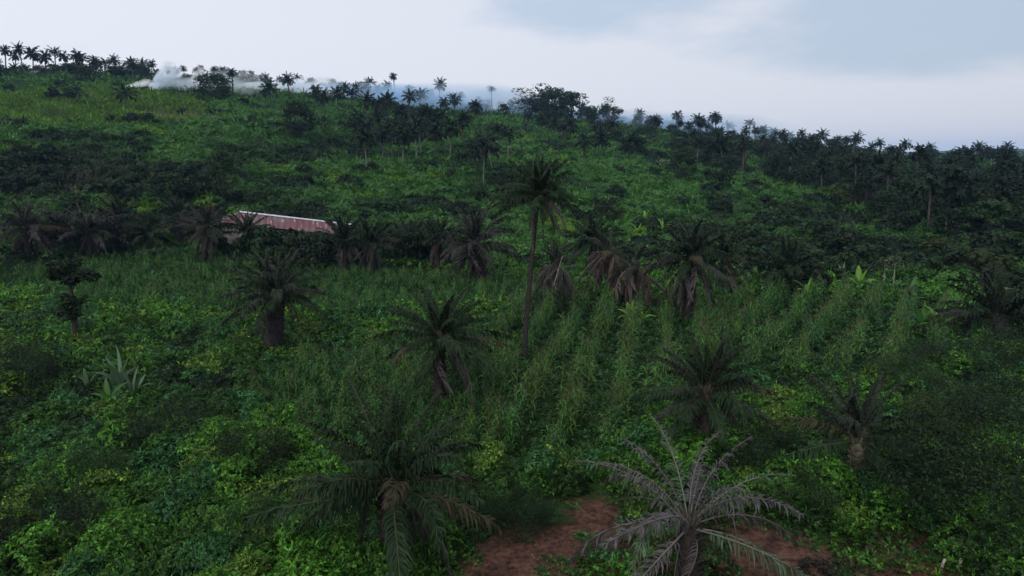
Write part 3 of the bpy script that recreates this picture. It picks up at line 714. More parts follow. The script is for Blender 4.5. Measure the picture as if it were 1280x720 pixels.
# lower right big leafy bushes (fine leaves)
rng = np.random.default_rng(88)
NB = []
for tint, r, h in ((MG*1.1, 2.0, 2.8), (DG*.95, 2.4, 3.2), (OG*.7, 1.7, 2.3), (MG*1.2, 1.6, 1.8)):
    mb = MB(); crown_geo(mb, r, r, h*.55, h*.45, 38, 380, .045, tint, hollow=.45); NB.append(mb.mesh("foliage", M_LEAF))
for (u, v, s, lab, mi, sz) in [(1248, 690, 1.8, "huge dark leafy thicket filling the lower right corner", 1, 1.9), (1175, 560, 1.2, "olive leafy bush above the lower right thicket", 2, 1.2), (1265, 560, 1.5, "dark leafy bush at the right edge", 1, 1.4),
     (1130, 500, 1.2, "round green bush above the upright palm's right side", 0, 1.1), (1200, 480, 1.3, "dull leafy bush below the right edge palm", 1, 1.1), (1000, 560, .9, "low green bush between the dark palm and the upright palm", 3, .8),
     (1110, 620, 1.0, "wide green bush beside the red soil at lower right", 3, 1.0), (1000, 640, .8, "low dark bush behind the big grey palm", 0, .7), (645, 668, .6, "small dark bush at the left end of the red soil", 1, .7),
     (690, 650, .5, "tiny green bush on the edge of the red soil", 3, .5), (215, 560, 1.0, "dark bush in the left undergrowth below the banana clump", 1, .8), (320, 600, .8, "small round dark bush in the left undergrowth", 1, .9),
     (110, 620, .8, "dull green bush in the lower left undergrowth", 0, .9), (20, 490, 1.3, "dark blurred bush at the left edge", 1, 1.1), (60, 700, .9, "dark bush in the bottom left corner", 1, .9), (330, 700, .8, "dull bush at the bottom between the corner and dark palm", 0, .9), (1275, 470, 1.3, "dark bush behind the thicket at the right edge", 1, 1.2),
     (950, 600, .9, "dark green bush just right behind the big grey palm", 1, .9)]:
    x, y, d, _ = hit(u, v); z = float(ground(x, y)); o = link("leafy_bush", NB[mi], None, (x, y, z-.1), (0, 0, random.uniform(0, 6)), (s, s, sz)); tag(o, lab, "bush", None)

# vine-clad dark trunk at left
rng = np.random.default_rng(91)
x, y, d, _ = hit(98, 447); z = float(ground(x, y)); k = d/F
root = empty("vine_clad_tree", (x, y, z)); tag(root, "black vine-clad tree with two dark leaf clumps at the left", "tree")
tb = MB(); tube(tb, [(0, 0, -.3), (.05, 0, 2.4), (.1, 0, 4.4), (0, 0, 6.3)], [.24, .2, .15, .06], 9, (.03, .026, .022)); link("trunk", tb.mesh("trunk", M_BARK), root)
mb = MB(); crown_geo(mb, 1.5, 1.2, 1.1, 6.2, 20, 60, .16, DG*.7, hollow=.3); link("crown", mb.mesh("crown", M_LEAF), root)
mb = MB(); crown_geo(mb, 1.05, .9, 1.2, 3.7, 16, 60, .15, DG*.6, hollow=.3); link("vine_clump", mb.mesh("vine_clump", M_LEAF), root)

# ------------------------------------------------------------------ bananas
def banana_leaf(Lf, w, e0, droop, tint, nm="leaf"):
    mb = MB(); st = 9; t = np.linspace(0, 1, st); ang = R(e0)-R(droop)*t**1.5
    px = np.concatenate([[0], np.cumsum(np.cos(ang[:-1]))])*Lf/(st-1); pz = np.concatenate([[0], np.cumsum(np.sin(ang[:-1]))])*Lf/(st-1)
    ww = w*np.sin(np.pi*np.clip(.06+.92*t, 0, 1)**.8)*.5+.01; ww[0] = .03; ww[1] *= .5
    V = np.stack([np.stack([px, ww, pz+ww*.35], 1), np.stack([px, 0*t, pz], 1), np.stack([px, -ww, pz+ww*.35], 1)], 1).reshape(-1, 3)
    Q = []
    for i in range(st-1):
        for j in (0, 1): Q.append((i*3+j, i*3+j+1, i*3+j+4, i*3+j+3))
    C = np.tile(np.asarray(tint), (len(V), 1)); C[1::3] *= 1.5
    mb.add(V, Q, None, C); return mb.mesh(nm, M_LEAF, True)
def bl(t): return [banana_leaf(2.2, .5, 84, 20, t*1.3), banana_leaf(2.3, .55, 66, 60, t), banana_leaf(2.2, .55, 48, 80, t), banana_leaf(2.0, .5, 25, 85, t*.9)]
def bp(t): return [banana_leaf(2.6, .42, 88, 22, t*1.2), banana_leaf(2.5, .42, 82, 30, t), banana_leaf(2.4, .42, 76, 48, t), banana_leaf(2.1, .42, 62, 80, t*.7)]
BL = {'g': bl(np.array([.055, .15, .035])), 'l': bl(np.array([.14, .30, .05])), 'p': bp(np.array([.09, .16, .09]))}
st_ = MB(); tube(st_, [(0, 0, -.2), (0, 0, .6), (.02, 0, 1.2)], [.14, .11, .07], 8, (.09, .12, .05)); STEM = st_.mesh("stem", M_BARK)
def banana(u, v, s, kind, label, n=8, group="banana plants", xy=None):
    x, y, d, _ = hit(u, v); z = float(ground(x, y)); root = empty("banana_plant", (x, y, z), random.uniform(0, 6.28), s); tag(root, label, "banana plant", group)
    link("stem", STEM, root)
    n = 6 if kind == 'p' else n
    for i in range(n):
        q = i/n; k = 0 if i == 0 else min(3, 1+int(q*3)); link("leaf", BL[kind][k], root, (0, 0, 1.15-.15*q), (random.gauss(0, .12), random.gauss(0, .1), i*2.4+random.gauss(0, .2)), random.uniform(.8, 1.05))
random.seed(5)
for a in [(152, 505, .95, 'p', "pale-leaved banana plant at left, tallest of its clump"), (168, 515, .75, 'p', "shorter pale banana plant right of the tallest pale one"), (138, 520, .7, 'g', "green banana plant left of the tallest pale one"), (112, 500, .6, 'p', "small pale banana plant furthest left of the clump"),
    (1172, 425, 1.0, 'l', "bright banana plant with one upright lime leaf beside the right edge palm"), (1150, 420, .9, 'g', "dark banana plant left of the one with the upright lime leaf"),
    (1036, 372, 1.0, 'l', "leftmost bright banana plant behind the crop rows at right"), (1052, 362, .9, 'p', "pale banana plant second from left behind the crop rows"), (1072, 372, 1.1, 'l', "bright banana plant left of the papaya trees"),
    (780, 286, .95, 'l', "lime banana plant on the slope nearest the dark round tree"), (806, 284, 1.1, 'l', "lime banana plant in the middle of the slope group"), (828, 296, 1.0, 'l', "rightmost lime banana plant of the slope group"), (797, 300, 1.0, 'l', "lowest lime banana plant of the slope group"),
    (834, 382, .8, 'l', "lime banana plant between the withered pair and the skirted palm"), (786, 408, .8, 'l', "lime banana plant at the head of the crop rows, left one"), (804, 412, .7, 'l', "lime banana plant at the head of the crop rows, right one"),
    (890, 385, .8, 'g', "green banana plant behind the skirted palm by the rows"), (918, 352, .9, 'l', "bright banana plant in the bushes right of the skirted palm"), (942, 362, .9, 'g', "darker banana plant in the bushes right of the skirted palm"),
    (497, 330, .6, 'l', "small lime banana plant in the tree line, left one"), (519, 332, .6, 'l', "small lime banana plant in the tree line, right one"), (538, 326, .6, 'l', "short lime banana plant right of the tree line pair"), (700, 356, .7, 'l', "lime banana plant behind the tall slender palm"),
    (365, 318, .8, 'g', "green banana plant below the shed roof, left one"), (385, 312, .8, 'g', "green banana plant below the shed roof, right one"), (960, 378, 1.0, 'g', "dark banana plant at the left end of the group behind the crop rows"), (1008, 380, .9, 'l', "bright banana plant between the dark one and the leftmost bright one behind the crop rows"), (1135, 392, 1.0, 'p', "pale banana plant just right of the papaya trees"), (1200, 400, 1.0, 'g', "dark banana plant between the lime-leaved one and the right edge palm"), (625, 398, .7, 'l', "bright banana plant beside the dark spreading palm")]:
    banana(*a)
# papaya trees
def papaya(u, v, hpx, lab):
    x, y, d, _ = hit(u, v); h = hpx*d/F; z = float(ground(x, y)); root = empty("papaya_tree", (x, y, z)); tag(root, lab, "papaya tree")
    tb = MB(); tube(tb, [(0, 0, -.2), (.05, 0, h*.5), (0, 0, h)], [.09, .07, .05], 7, (.17, .17, .12)); link("trunk", tb.mesh("trunk", M_BARK), root)
    mb = MB()
    for i in range(11):
        a = i*2.4; e = R(60-8*i); tip = np.array([math.cos(a)*math.cos(e), math.sin(a)*math.cos(e), math.sin(e)])*.75+np.array([0, 0, h]); tube(mb, [(0, 0, h-.05), tip], [.02, .012], 4, (.10, .12, .06))
        sprigs(tip[None], np.array([[math.cos(a)*.5, math.sin(a)*.5, .8]]), np.array([.48]), np.array([[.09, .14, .07]]), 8, .16, .1, mb)
    link("crown", mb.mesh("crown", M_LEAF), root)
papaya(1102, 374, 40, "left one of the two thin-stemmed papaya trees behind the crop rows"); papaya(1114, 376, 42, "right one of the two thin-stemmed papaya trees behind the crop rows")

# ------------------------------------------------------------------ maize
rng = np.random.default_rng(12)
def maize_geo(tint):
    mb = MB()
    for s in range(3):
        ox, oy = rng.normal(size=2)*.22; h = rng.uniform(1.5, 2.1)
        tube(mb, [(ox, oy, -.1), (ox+.03, oy, h*.6), (ox, oy+.04, h)], [.022, .018, .008], 4, np.array(tint)*1.1)
        for i in range(15):
            z0 = h*(.12+.8*i/15); a = i*2.6+rng.normal()*.4+s; l = rng.uniform(.45, .75)*(1-.3*i/15); e = R(rng.uniform(35, 65)); w = .034
            D = np.array([math.cos(a), math.sin(a), 0]); S = np.array([-D[1], D[0], 0]); b = np.array([ox, oy, z0])
            m1 = b+D*l*.42*math.cos(e)+np.array([0, 0, l*.5*math.sin(e)]); m2 = m1+D*l*.3+np.array([0, 0, .02]); tp = m2+D*l*.22-np.array([0, 0, l*.32])
            V = [b-S*w*.5, b+S*w*.5, m1-S*w, m1+S*w, m2-S*w*.8, m2+S*w*.8, tp]
            mb.add(V, [(0, 1, 3, 2), (2, 3, 5, 4)], [(4, 5, 6)], np.array(tint)*rng.uniform(.45, 1.7))
        for i in range(6):
            a = rng.uniform(0, 6.28); V = np.array([(ox-.012, oy, h-.05), (ox+.012, oy, h-.05), (ox+.12*math.cos(a), oy+.12*math.sin(a), h+rng.uniform(.15, .28))]); mb.add(V, None, [(0, 1, 2)], (.14, .13, .07))
    return mb
MZT = [(.070, .175, .035), (.058, .150, .032), (.095, .19, .042), (.062, .155, .05), (.085, .16, .035)]
MZB = [maize_geo(t) for t in MZT]; MZM = [m.mesh("maize", M_LEAF) for m in MZB]
plants = []
def rows(poly, vpu, spacing, step, fld, jit=.17, s0=1.0):
    a = math.atan((vpu-640)/F); D = np.array([math.sin(a), math.cos(a)]); S = np.array([D[1], -D[0]])
    P = np.array(poly); c = P.mean(0); ext = np.abs(P-c).max()*1.6
    i = -ext
    while i < ext:
        j = -ext
        while j < ext:
            p = c+S*(i+rng.normal()*jit)+D*(j+rng.normal()*jit*1.5); j += step
            if rng.uniform() > .1 and inpoly(np.array(p[0]), np.array(p[1]), poly): plants.append((p[0], p[1], fld, s0*rng.uniform(.55, 1.25)))
        i += spacing
rows(W1, 830, 2.55, .66, "in the planted rows running away right of the tall slender palm", s0=1.2)
rows(W2, 1180, 2.75, .68, "in the slanting planted rows at right below the papaya trees", s0=1.2)
rows(W3, 700, 1.15, .85, "in the dense patch between the stout and the spreading palms", jit=.3, s0=.9)
rows(W4, 700, 1.3, 1.1, "in the strip in front of the valley tree line", jit=.35, s0=.85)
vis = []
for p in plants:
    z = float(ground(p[0], p[1])); u, v = project(p[0], p[1], z+1); vis.append((math.hypot(p[0], p[1])/p[3], -5 < u < 1285 and v < 725, p, z))
vis.sort(key=lambda q: (not q[1], q[0]))
rest = MB()
print("maize", len(vis))
for i, (dd, ok, p, z) in enumerate(vis):
    k = random.randrange(5); a = random.uniform(0, 6.28); s = p[3]
    if i < 300:
        o = link("maize_plant", MZM[k], None, (p[0], p[1], z), (0, 0, a), s); tag(o, "leafy maize plant "+p[2], "maize plant", "maize plants "+p[2])
    else:
        m = MZB[k]; V = np.concatenate(m.V)*s; ca, sa = math.cos(a), math.sin(a)
        V = np.stack([V[:, 0]*ca-V[:, 1]*sa+p[0], V[:, 0]*sa+V[:, 1]*ca+p[1], V[:, 2]+z], 1)
        rest.add(V, np.concatenate(m.Q), np.concatenate(m.T3), np.concatenate(m.C)*random.uniform(.8, 1.25))
if rest.n:
    o = link("maize_crop", rest.mesh("maize_crop", M_LEAF)); tag(o, "rows of leafy green maize farther off in the fields", "maize crop", kind="stuff")

# ------------------------------------------------------------------ shed with rusty roof
def roof_mat():
    m, nt, out = newmat("rusty_corrugated_iron")
    tc = nt.nodes.new('ShaderNodeTexCoord'); sep = nt.nodes.new('ShaderNodeSeparateXYZ'); L(nt, tc.outputs['Object'], sep.inputs[0])
    mp = nt.nodes.new('ShaderNodeMapping'); mp.inputs['Scale'].default_value = (2.2, .22, .22); L(nt, tc.outputs['Object'], mp.inputs[0])
    n = nt.nodes.new('ShaderNodeTexNoise'); n.inputs['Scale'].default_value = 1.3; n.inputs['Detail'].default_value = 8; n.inputs['Roughness'].default_value = .7; L(nt, mp.outputs[0], n.inputs['Vector'])
    cr = nt.nodes.new('ShaderNodeValToRGB'); e = cr.color_ramp.elements
    e[0].position = .40; e[0].color = (.09, .016, .022, 1); e[1].position = .64; e[1].color = (.40, .37, .39, 1)
    a = e.new(.54); a.color = (.11, .022, .028, 1); b = e.new(.59); b.color = (.13, .10, .105, 1)
    L(nt, n.outputs[0], cr.inputs[0])
    n2 = nt.nodes.new('ShaderNodeTexNoise'); n2.inputs['Scale'].default_value = .33; n2.inputs['Detail'].default_value = 6; n2.inputs['Roughness'].default_value = .7; L(nt, tc.outputs['Object'], n2.inputs['Vector'])
    m2 = nt.nodes.new('ShaderNodeMapRange'); m2.inputs[1].default_value = .46; m2.inputs[2].default_value = .60; m2.inputs[3].default_value = 0; m2.inputs[4].default_value = .85; L(nt, n2.outputs[0], m2.inputs[0])
    wv = nt.nodes.new('ShaderNodeTexWave'); wv.wave_type = 'BANDS'; wv.bands_direction = 'X'; wv.inputs['Scale'].default_value = .36; wv.inputs['Distortion'].default_value = 2.5; wv.inputs['Detail'].default_value = 3; L(nt, tc.outputs['Object'], wv.inputs['Vector'])
    mxa = nt.nodes.new('ShaderNodeMix'); mxa.data_type = 'RGBA'; L(nt, m2.outputs[0], mxa.inputs[0]); L(nt, cr.outputs[0], mxa.inputs[6]); mxa.inputs[7].default_value = (.085, .07, .068, 1)
    mv = nt.nodes.new('ShaderNodeMapRange'); mv.inputs[3].default_value = .62; mv.inputs[4].default_value = 1.35; L(nt, wv.outputs['Fac'], mv.inputs[0])
    vs = nt.nodes.new('ShaderNodeVectorMath'); vs.operation = 'SCALE'; L(nt, mxa.outputs[2], vs.inputs[0]); L(nt, mv.outputs[0], vs.inputs['Scale'])
    p = nt.nodes.new('ShaderNodeBsdfPrincipled'); p.inputs['Roughness'].default_value = .6; L(nt, vs.outputs[0], p.inputs['Base Color']); L(nt, p.outputs[0], out.inputs[0]); return m
def flat_mat(name, col, rough=.8, sc=2.0, var=.35):
    m, nt, out = newmat(name); tc = nt.nodes.new('ShaderNodeTexCoord'); n = nt.nodes.new('ShaderNodeTexNoise'); n.inputs['Scale'].default_value = sc; n.inputs['Detail'].default_value = 6; L(nt, tc.outputs['Object'], n.inputs['Vector'])
    mr = nt.nodes.new('ShaderNodeMapRange'); mr.inputs[1].default_value = .3; mr.inputs[2].default_value = .7; mr.inputs[3].default_value = 1-var; mr.inputs[4].default_value = 1+var; L(nt, n.outputs[0], mr.inputs[0])
    vm = nt.nodes.new('ShaderNodeVectorMath'); vm.operation = 'SCALE'; vm.inputs[0].default_value = col; L(nt, mr.outputs[0], vm.inputs['Scale'])
    p = nt.nodes.new('ShaderNodeBsdfPrincipled'); p.inputs['Roughness'].default_value = rough; L(nt, vm.outputs[0], p.inputs['Base Color']); L(nt, p.outputs[0], out.inputs[0]); return m
def box(mb, x0, x1, y0, y1, z0, z1):
    V = [(x0, y0, z0), (x1, y0, z0), (x1, y1, z0), (x0, y1, z0), (x0, y0, z1), (x1, y0, z1), (x1, y1, z1), (x0, y1, z1)]
    mb.add(V, [(0, 3, 2, 1), (4, 5, 6, 7), (0, 1, 5, 4), (1, 2, 6, 5), (2, 3, 7, 6), (3, 0, 4, 7)])
def shed():
    D1 = 106.5
    dx, dy, dz = uv_dir(293, 264); A = np.array([dx*D1, dy*D1, CZ+dz*D1]); D2 = 107.0
    dx, dy, dz = uv_dir(433, 280); B = np.array([dx*D2, dy*D2, CZ+dz*D2])
    Lr = np.linalg.norm((B-A)[:2]); ang = math.atan2(B[1]-A[1], B[0]-A[0]); slope = (B[2]-A[2])/Lr
    zr = A[2]; gz = float(ground(A[0], A[1]))
    zr = (A[2]+B[2])/2
    x0, y0 = (A+B)[:2]/2
    g = float(ground(x0, y0)); root = empty("shed", (x0, y0, g), ang); root.rotation_euler = (0, -math.atan(slope), ang)
    tag(root, "long low shed with a rusty red and white corrugated iron roof behind the palms", "shed")
    H = zr-g; half = Lr/2; W = 4.2; drop = 1.4; ov = .5; oL = 2.2
    zE = H-drop
    def slopesheet(sgn):
        mb = MB(); n = 220; xs = np.linspace(-half-oL*(0), half, n); zz = .035*np.sin(np.arange(n)*math.pi/2*1.0+.3)
        V = []
        hipx = np.maximum(0, 0*xs)
        for (f) in (0, .5, 1):
            V += [(x, sgn*W*f, H-.02-drop*f+z) for x, z in zip(xs, zz)]
        V = np.array(V); Q = []
        for r in (0, 1):
            for i in range(n-1): Q.append((r*n+i, r*n+i+1, (r+1)*n+i+1, (r+1)*n+i))
        mb.add(V, Q); return mb
    rm = roof_mat()
    r1 = link("roof", slopesheet(-1).mesh("roof", rm), root); r2 = link("roof", slopesheet(1).mesh("roof", rm), root)
    # hipped left end
    mb = MB(); n = 60; t = np.linspace(-1, 1, n); V = [(-half, 0, H) for _ in t]+[(-half-2.4, W*a, H-drop+.03*math.sin(i*1.6)) for i, a in enumerate(t)]
    mb.add(V, [(i, i+1, n+i+1, n+i) for i in range(n-1)]); 
    mb.add([(-half, 0, H), (-half, -W, H-drop), (-half-2.4, -W, H-drop), (-half, W, H-drop), (-half-2.4, W, H-drop)], None, [(0, 1, 2), (0, 3, 4)])
    link("hip_roof", mb.mesh("hip_roof", rm), root)
    mb = MB(); cap = [(-half-.1, H+.04), (half+.1, H+.04)]
    V = []
    for x, z in cap: V += [(x, -.34, z-.11), (x, 0, z+.05), (x, .34, z-.11)]
    mb.add(V, [(0, 3, 4, 1), (1, 4, 5, 2)]); link("ridge_cap", mb.mesh("ridge_cap", flat_mat("ridge_metal", (.46, .47, .50), .6)), r1)
    wm = flat_mat("shed_wall", (.085, .075, .07)); mb = MB(); zt = zE+.15; e = W-.55
    for (a, b, c, d) in ((-half-1.9, half-.3, -e, -e+.2), (-half-1.9, half-.3, e-.2, e)): box(mb, a, b, c, d, -1.2, zt)
    for (a, b) in ((-half-1.9, -half-1.7), (half-.5, half-.3)): box(mb, a, b, -e+.2, e-.2, -1.2, zt)
    w = link("wall", mb.mesh("wall", wm), root)
    # gable at the right end
    mb = MB(); mb.add([(half-.3, -e+.01, zt), (half-.3, e-.01, zt), (half-.3, 0, H-.12)], None, [(0, 1, 2)]); link("gable", mb.mesh("gable", wm), root)
    dm = flat_mat("dark_opening", (.02, .018, .016))
    for x in np.linspace(-half+.5, half-2.5, 5):
        mb = MB(); box(mb, x, x+1.1, -e-.03, -e-.003, max(.6, zt-1.3), zt-.25); link("window", mb.mesh("window", dm), w)
shed()
# bluish low house on the far left ridge
def far_house():
    x, y, d, _ = hit(44, 93); g = float(ground(x, y)); root = empty("house", (x, y, g), R(20)); tag(root, "faint low bluish-purple house among the palms of the far left ridge", "house")
    mb = MB(); box(mb, -5.5, 5.5, -3, 3, -1.5, 2.6); w = link("wall", mb.mesh("wall", flat_mat("blue_wall", (.16, .14, .32))), root)
    mb = MB(); mb.add([(-6, -3.6, 2.5), (6, -3.6, 2.5), (6, 0, 3.9), (-6, 0, 3.9), (-6, 3.6, 2.5), (6, 3.6, 2.5)], [(0, 1, 2, 3), (3, 2, 5, 4)]); link("roof", mb.mesh("roof", flat_mat("dull_roof", (.10, .09, .13))), root)
    for xx in (-3.5, 0, 3): 
        mb = MB(); box(mb, xx, xx+1, -3.04, -3.003, .6, 1.8); link("window", mb.mesh("window", flat_mat("pane", (.02, .02, .03), .3)), w)
far_house()

random.seed(9)
for i, (u, v, s_) in enumerate([(280, 318, 1.0), (300, 322, 1.0), (322, 318, 1.35), (336, 322, 1.5), (352, 318, 1.3), (370, 322, 1.5), (385, 318, 1.2), (402, 324, 1.3), (415, 320, 1.1), (330, 326, 1.2), (360, 328, 1.3), (392, 330, 1.2), (446, 325, 1.3), (480, 322, 1.5), (492, 318, 1.6), (530, 325, 1.5), (545, 322, 1.2)]):
    x, y, d, _ = hit(u, v+14); bush(x, y, s_*1.2, "leafy bush hiding the shed wall beneath the rusty roof" if u < 420 else "dark bush between the skirted palms right of the shed", "bushes in front of the shed" if u < 420 else "bushes right of the shed", mi=random.choice([0, 1, 3, 2]), sz=s_*1.75)
# ------------------------------------------------------------------ small things on the red soil
rng = np.random.default_rng(17)
def ground_log(u1, v1, u2, v2, r, name, lab, cat, tint):
    a = hit(u1, v1); b = hit(u2, v2); A = np.array([a[0], a[1], float(ground(a[0], a[1]))+r*.8]); B = np.array([b[0], b[1], float(ground(b[0], b[1]))+r*.8]); c = (A+B)/2
    mb = MB(); t = np.linspace(0, 1, 7); P = (A-c)+(B-A)*t[:, None]+rng.normal(size=(7, 3))*.015; tube(mb, P, r*(1.1-.4*t), 8, tint); o = link(name, mb.mesh(name, M_BARK), None, tuple(c)); tag(o, lab, cat)
ground_log(748, 699, 776, 709, .06, "fallen_log", "pale fallen log lying on the red soil left of the grey palm", "log", (.26, .15, .10))
def stake(u, v, h, r, name, lab, cat, tint, lean=0.0):
    x, y, d, _ = hit(u, v); z = float(ground(x, y)); mb = MB(); tube(mb, [(0, 0, -.1), (lean*.4, 0, h*.5), (lean, 0, h)], [r*1.2, r, r*.85], 8, tint)
    tube(mb, [(lean*.6, 0, h*.6), (lean*.6+r*1.6, .02, h*.85)], [r*.45, r*.3], 6, tint); o = link(name, mb.mesh(name, M_BARK), None, (x, y, z)); tag(o, lab, cat)
stake(1083, 696, .42, .1, "tree_stump", "short dark tree stump on the edge of the red soil", "stump", (.03, .024, .02))
stake(1176, 712, .42, .05, "wooden_stake", "pale leaning stake near the lower right thicket, left one", "stake", (.30, .27, .23), .1)
stake(1196, 714, .45, .06, "wooden_stake", "pale leaning stake near the lower right thicket, right one", "stake", (.32, .30, .25), .12)
stake(690, 640, .5, .03, "dry_stalk", "thin pale dry stalk standing left of the red soil's back edge", "stalk", (.3, .25, .18), .05)
stake(1004, 426, 2.2, .12, "dead_trunk", "thin black dead trunk standing among the right crop rows", "dead trunk", (.02, .018, .016), .05)
# leaning bare pole next to half-dead palm
x, y, d, _ = hit(682, 392); z = float(ground(x, y)); dx, dy, dz = uv_dir(703, 320); 
mb = MB(); tube(mb, [(0, 0, 0), (dx*d-x, dy*d-y, CZ+dz*d-z)], [.06, .04], 6, (.15, .13, .12)); o = link("bare_pole", mb.mesh("bare_pole", M_BARK), None, (x, y, z)); tag(o, "bare grey pole leaning beside the half-dead palm", "pole")
# dark mound (heap of brush)
x, y, d, _ = hit(1020, 716); z = float(ground(x, y)); mb = MB(); crown_geo(mb, .7, .5, .3, .15, 16, 60, .07, (.022, .02, .016)); o = link("brush_heap", mb.mesh("brush_heap", M_DRY), None, (x, y, z)); tag(o, "low dark heap of brush on the red soil right of the grey palm", "brush heap")
# yellow leafy shoot
x, y, d, _ = hit(270, 318); z = float(ground(x, y)); mb = MB(); sprigs(np.array([[0, 0, .9], [.1, 0, .5], [0, .1, 1.2]]), np.tile([0, 0, 1.], (3, 1)), np.array([.5, .4, .4]), np.array([[.6, .55, .04]]*3), 6, .3, .4, mb); tube(mb, [(0, 0, -.1), (0, 0, 1.2)], .02, 5, (.1, .12, .03)); o = link("yellow_shoot", mb.mesh("yellow_shoot", M_LEAF), None, (x, y, z)); tag(o, "small bright yellow shoot left of the shed in front of the skirted palms", "plant")

# ------------------------------------------------------------------ smoke
def smoke_mat(name, dens, col, nscale=3.0, thr=(.42, .68), seed=0.0):
    m, nt, out = newmat(name)
    tc = nt.nodes.new('ShaderNodeTexCoord'); sep = nt.nodes.new('ShaderNodeSeparateXYZ'); L(nt, tc.outputs['Object'], sep.inputs[0])
    def M(op, a, b=None, c=None):
        n = nt.nodes.new('ShaderNodeMath'); n.operation = op
        for i, q in enumerate((a, b, c)):
            if q is None: continue
            if isinstance(q, (int, float)): n.inputs[i].default_value = q
            else: L(nt, q, n.inputs[i])
        return n.outputs[0]
    x, y, z = sep.outputs
    w = M('MULTIPLY_ADD', x, .40, .58)            # grows from the source (x=-1) down-wind
    ry = M('DIVIDE', y, w); rz = M('DIVIDE', z, w)
    r2 = M('ADD', M('MULTIPLY', ry, ry), M('MULTIPLY', rz, rz))
    fall = M('MAXIMUM', M('SUBTRACT', 1.0, r2), 0.0)
    ex = M('MAXIMUM', M('SUBTRACT', 1.0, M('MULTIPLY', x, x)), 0.0)
    thin = M('DIVIDE', .5, M('MULTIPLY', w, M('ADD', w, .1)))
    n = nt.nodes.new('ShaderNodeTexNoise'); n.noise_dimensions = '4D'; n.inputs['W'].default_value = seed; n.inputs['Scale'].default_value = nscale; n.inputs['Detail'].default_value = 4
    L(nt, tc.outputs['Object'], n.inputs['Vector'])
    mr = nt.nodes.new('ShaderNodeMapRange'); mr.inputs[1].default_value = thr[0]; mr.inputs[2].default_value = thr[1]; L(nt, n.outputs[0], mr.inputs[0])
    dn = M('MULTIPLY', M('MULTIPLY', M('MULTIPLY', fall, ex), mr.outputs[0]), M('MULTIPLY', thin, dens))
    v = nt.nodes.new('ShaderNodeVolumePrincipled'); v.inputs['Color'].default_value = (*col, 1); v.inputs['Anisotropy'].default_value = .2
    L(nt, dn, v.inputs['Density']); L(nt, v.outputs[0], out.inputs['Volume']); return m
def ico():
    import bmesh
    me = bpy.data.meshes.new("smoke"); bm = bmesh.new(); bmesh.ops.create_icosphere(bm, subdivisions=3, radius=1.0); bm.to_mesh(me); bm.free(); return me
def smoke(u1, v1, u2, v2, thick, depth, dens, col, lab, seed, d=None, nscale=3.6, dstretch=1.0, thr=(.42, .70)):
    if d is None: d = hit(u1, v1)[2]*.995
    a = uv_dir(u1, v1); b = uv_dir(u2, v2); A = np.array([a[0]*d, a[1]*d, CZ+a[2]*d]); d2 = d*dstretch; B = np.array([b[0]*d2, b[1]*d2, CZ+b[2]*d2]); c = (A+B)/2
    from mathutils import Vector
    v = Vector(B-A); q = v.to_track_quat('X', 'Z')
    me = ico(); me.materials.append(smoke_mat("smoke_"+str(seed), dens, col, nscale, thr, float(seed)))
    o = link("smoke_plume", me, None, tuple(c), q.to_euler(), (v.length/2*1.12, depth, thick)); tag(o, lab, "smoke", kind="stuff")
SC = (.88, .95, 1.0)
smoke(148, 113, 192, 106, 4, 5, 2.6, (.97, .98, 1), "small white wisp of smoke furthest left on the hill", 1)
smoke(184, 118, 222, 82, 6, 5, 2.8, SC, "bluish-white smoke plume rising from the hillside fire, left source", 2)
smoke(230, 118, 262, 90, 6, 5, 2.4, (1, .97, .97), "pinkish-white smoke plume beside the umbrella-crowned tree", 3)
smoke(196, 106, 330, 106, 10, 12, .32, SC, "thin bluish smoke veil between the two fire plumes", 4, d=330)
smoke(270, 112, 430, 112, 9, 14, .8, SC, "low smoke bank drifting right behind the lone palm", 5)
smoke(300, 112, 680, 140, 17, 22, .34, (.62, .82, 1.0), "long thin blue smoke haze drifting behind the central grove", 6, d=385, thr=(.3, .7))
smoke(640, 138, 1000, 176, 14, 25, .16, (.6, .8, 1.0), "faint blue smoke trail over the ridge right of the round trees", 7, d=395, thr=(.3, .7))
# brown burnt patch / ember heap at the source
x, y, d, _ = hit(236, 119); z = float(ground(x, y)); mb = MB(); crown_geo(mb, 2.2, 1.5, .9, .4, 18, 60, .2, (.12, .06, .045)); o = link("brush_heap", mb.mesh("brush_heap2", M_DRY), None, (x, y, z)); tag(o, "reddish smouldering brush heap under the pinkish plume", "brush heap")

# haze
def haze():
    m, nt, out = newmat("haze"); v = nt.nodes.new('ShaderNodeVolumePrincipled'); v.inputs['Color'].default_value = (.36, .60, 1.0, 1); v.inputs['Density'].default_value = HAZE; v.inputs['Anisotropy'].default_value = 0
    L(nt, v.outputs[0], out.inputs['Volume']); mb = MB(); box(mb, -5400, 5400, -5400, 5400, -25, 110); me = mb.mesh("haze", m); o = link("haze", me); o["kind"] = "stuff"; tag(o, "thin bluish evening haze over the whole valley", "haze")
HAZE = .00012
haze()

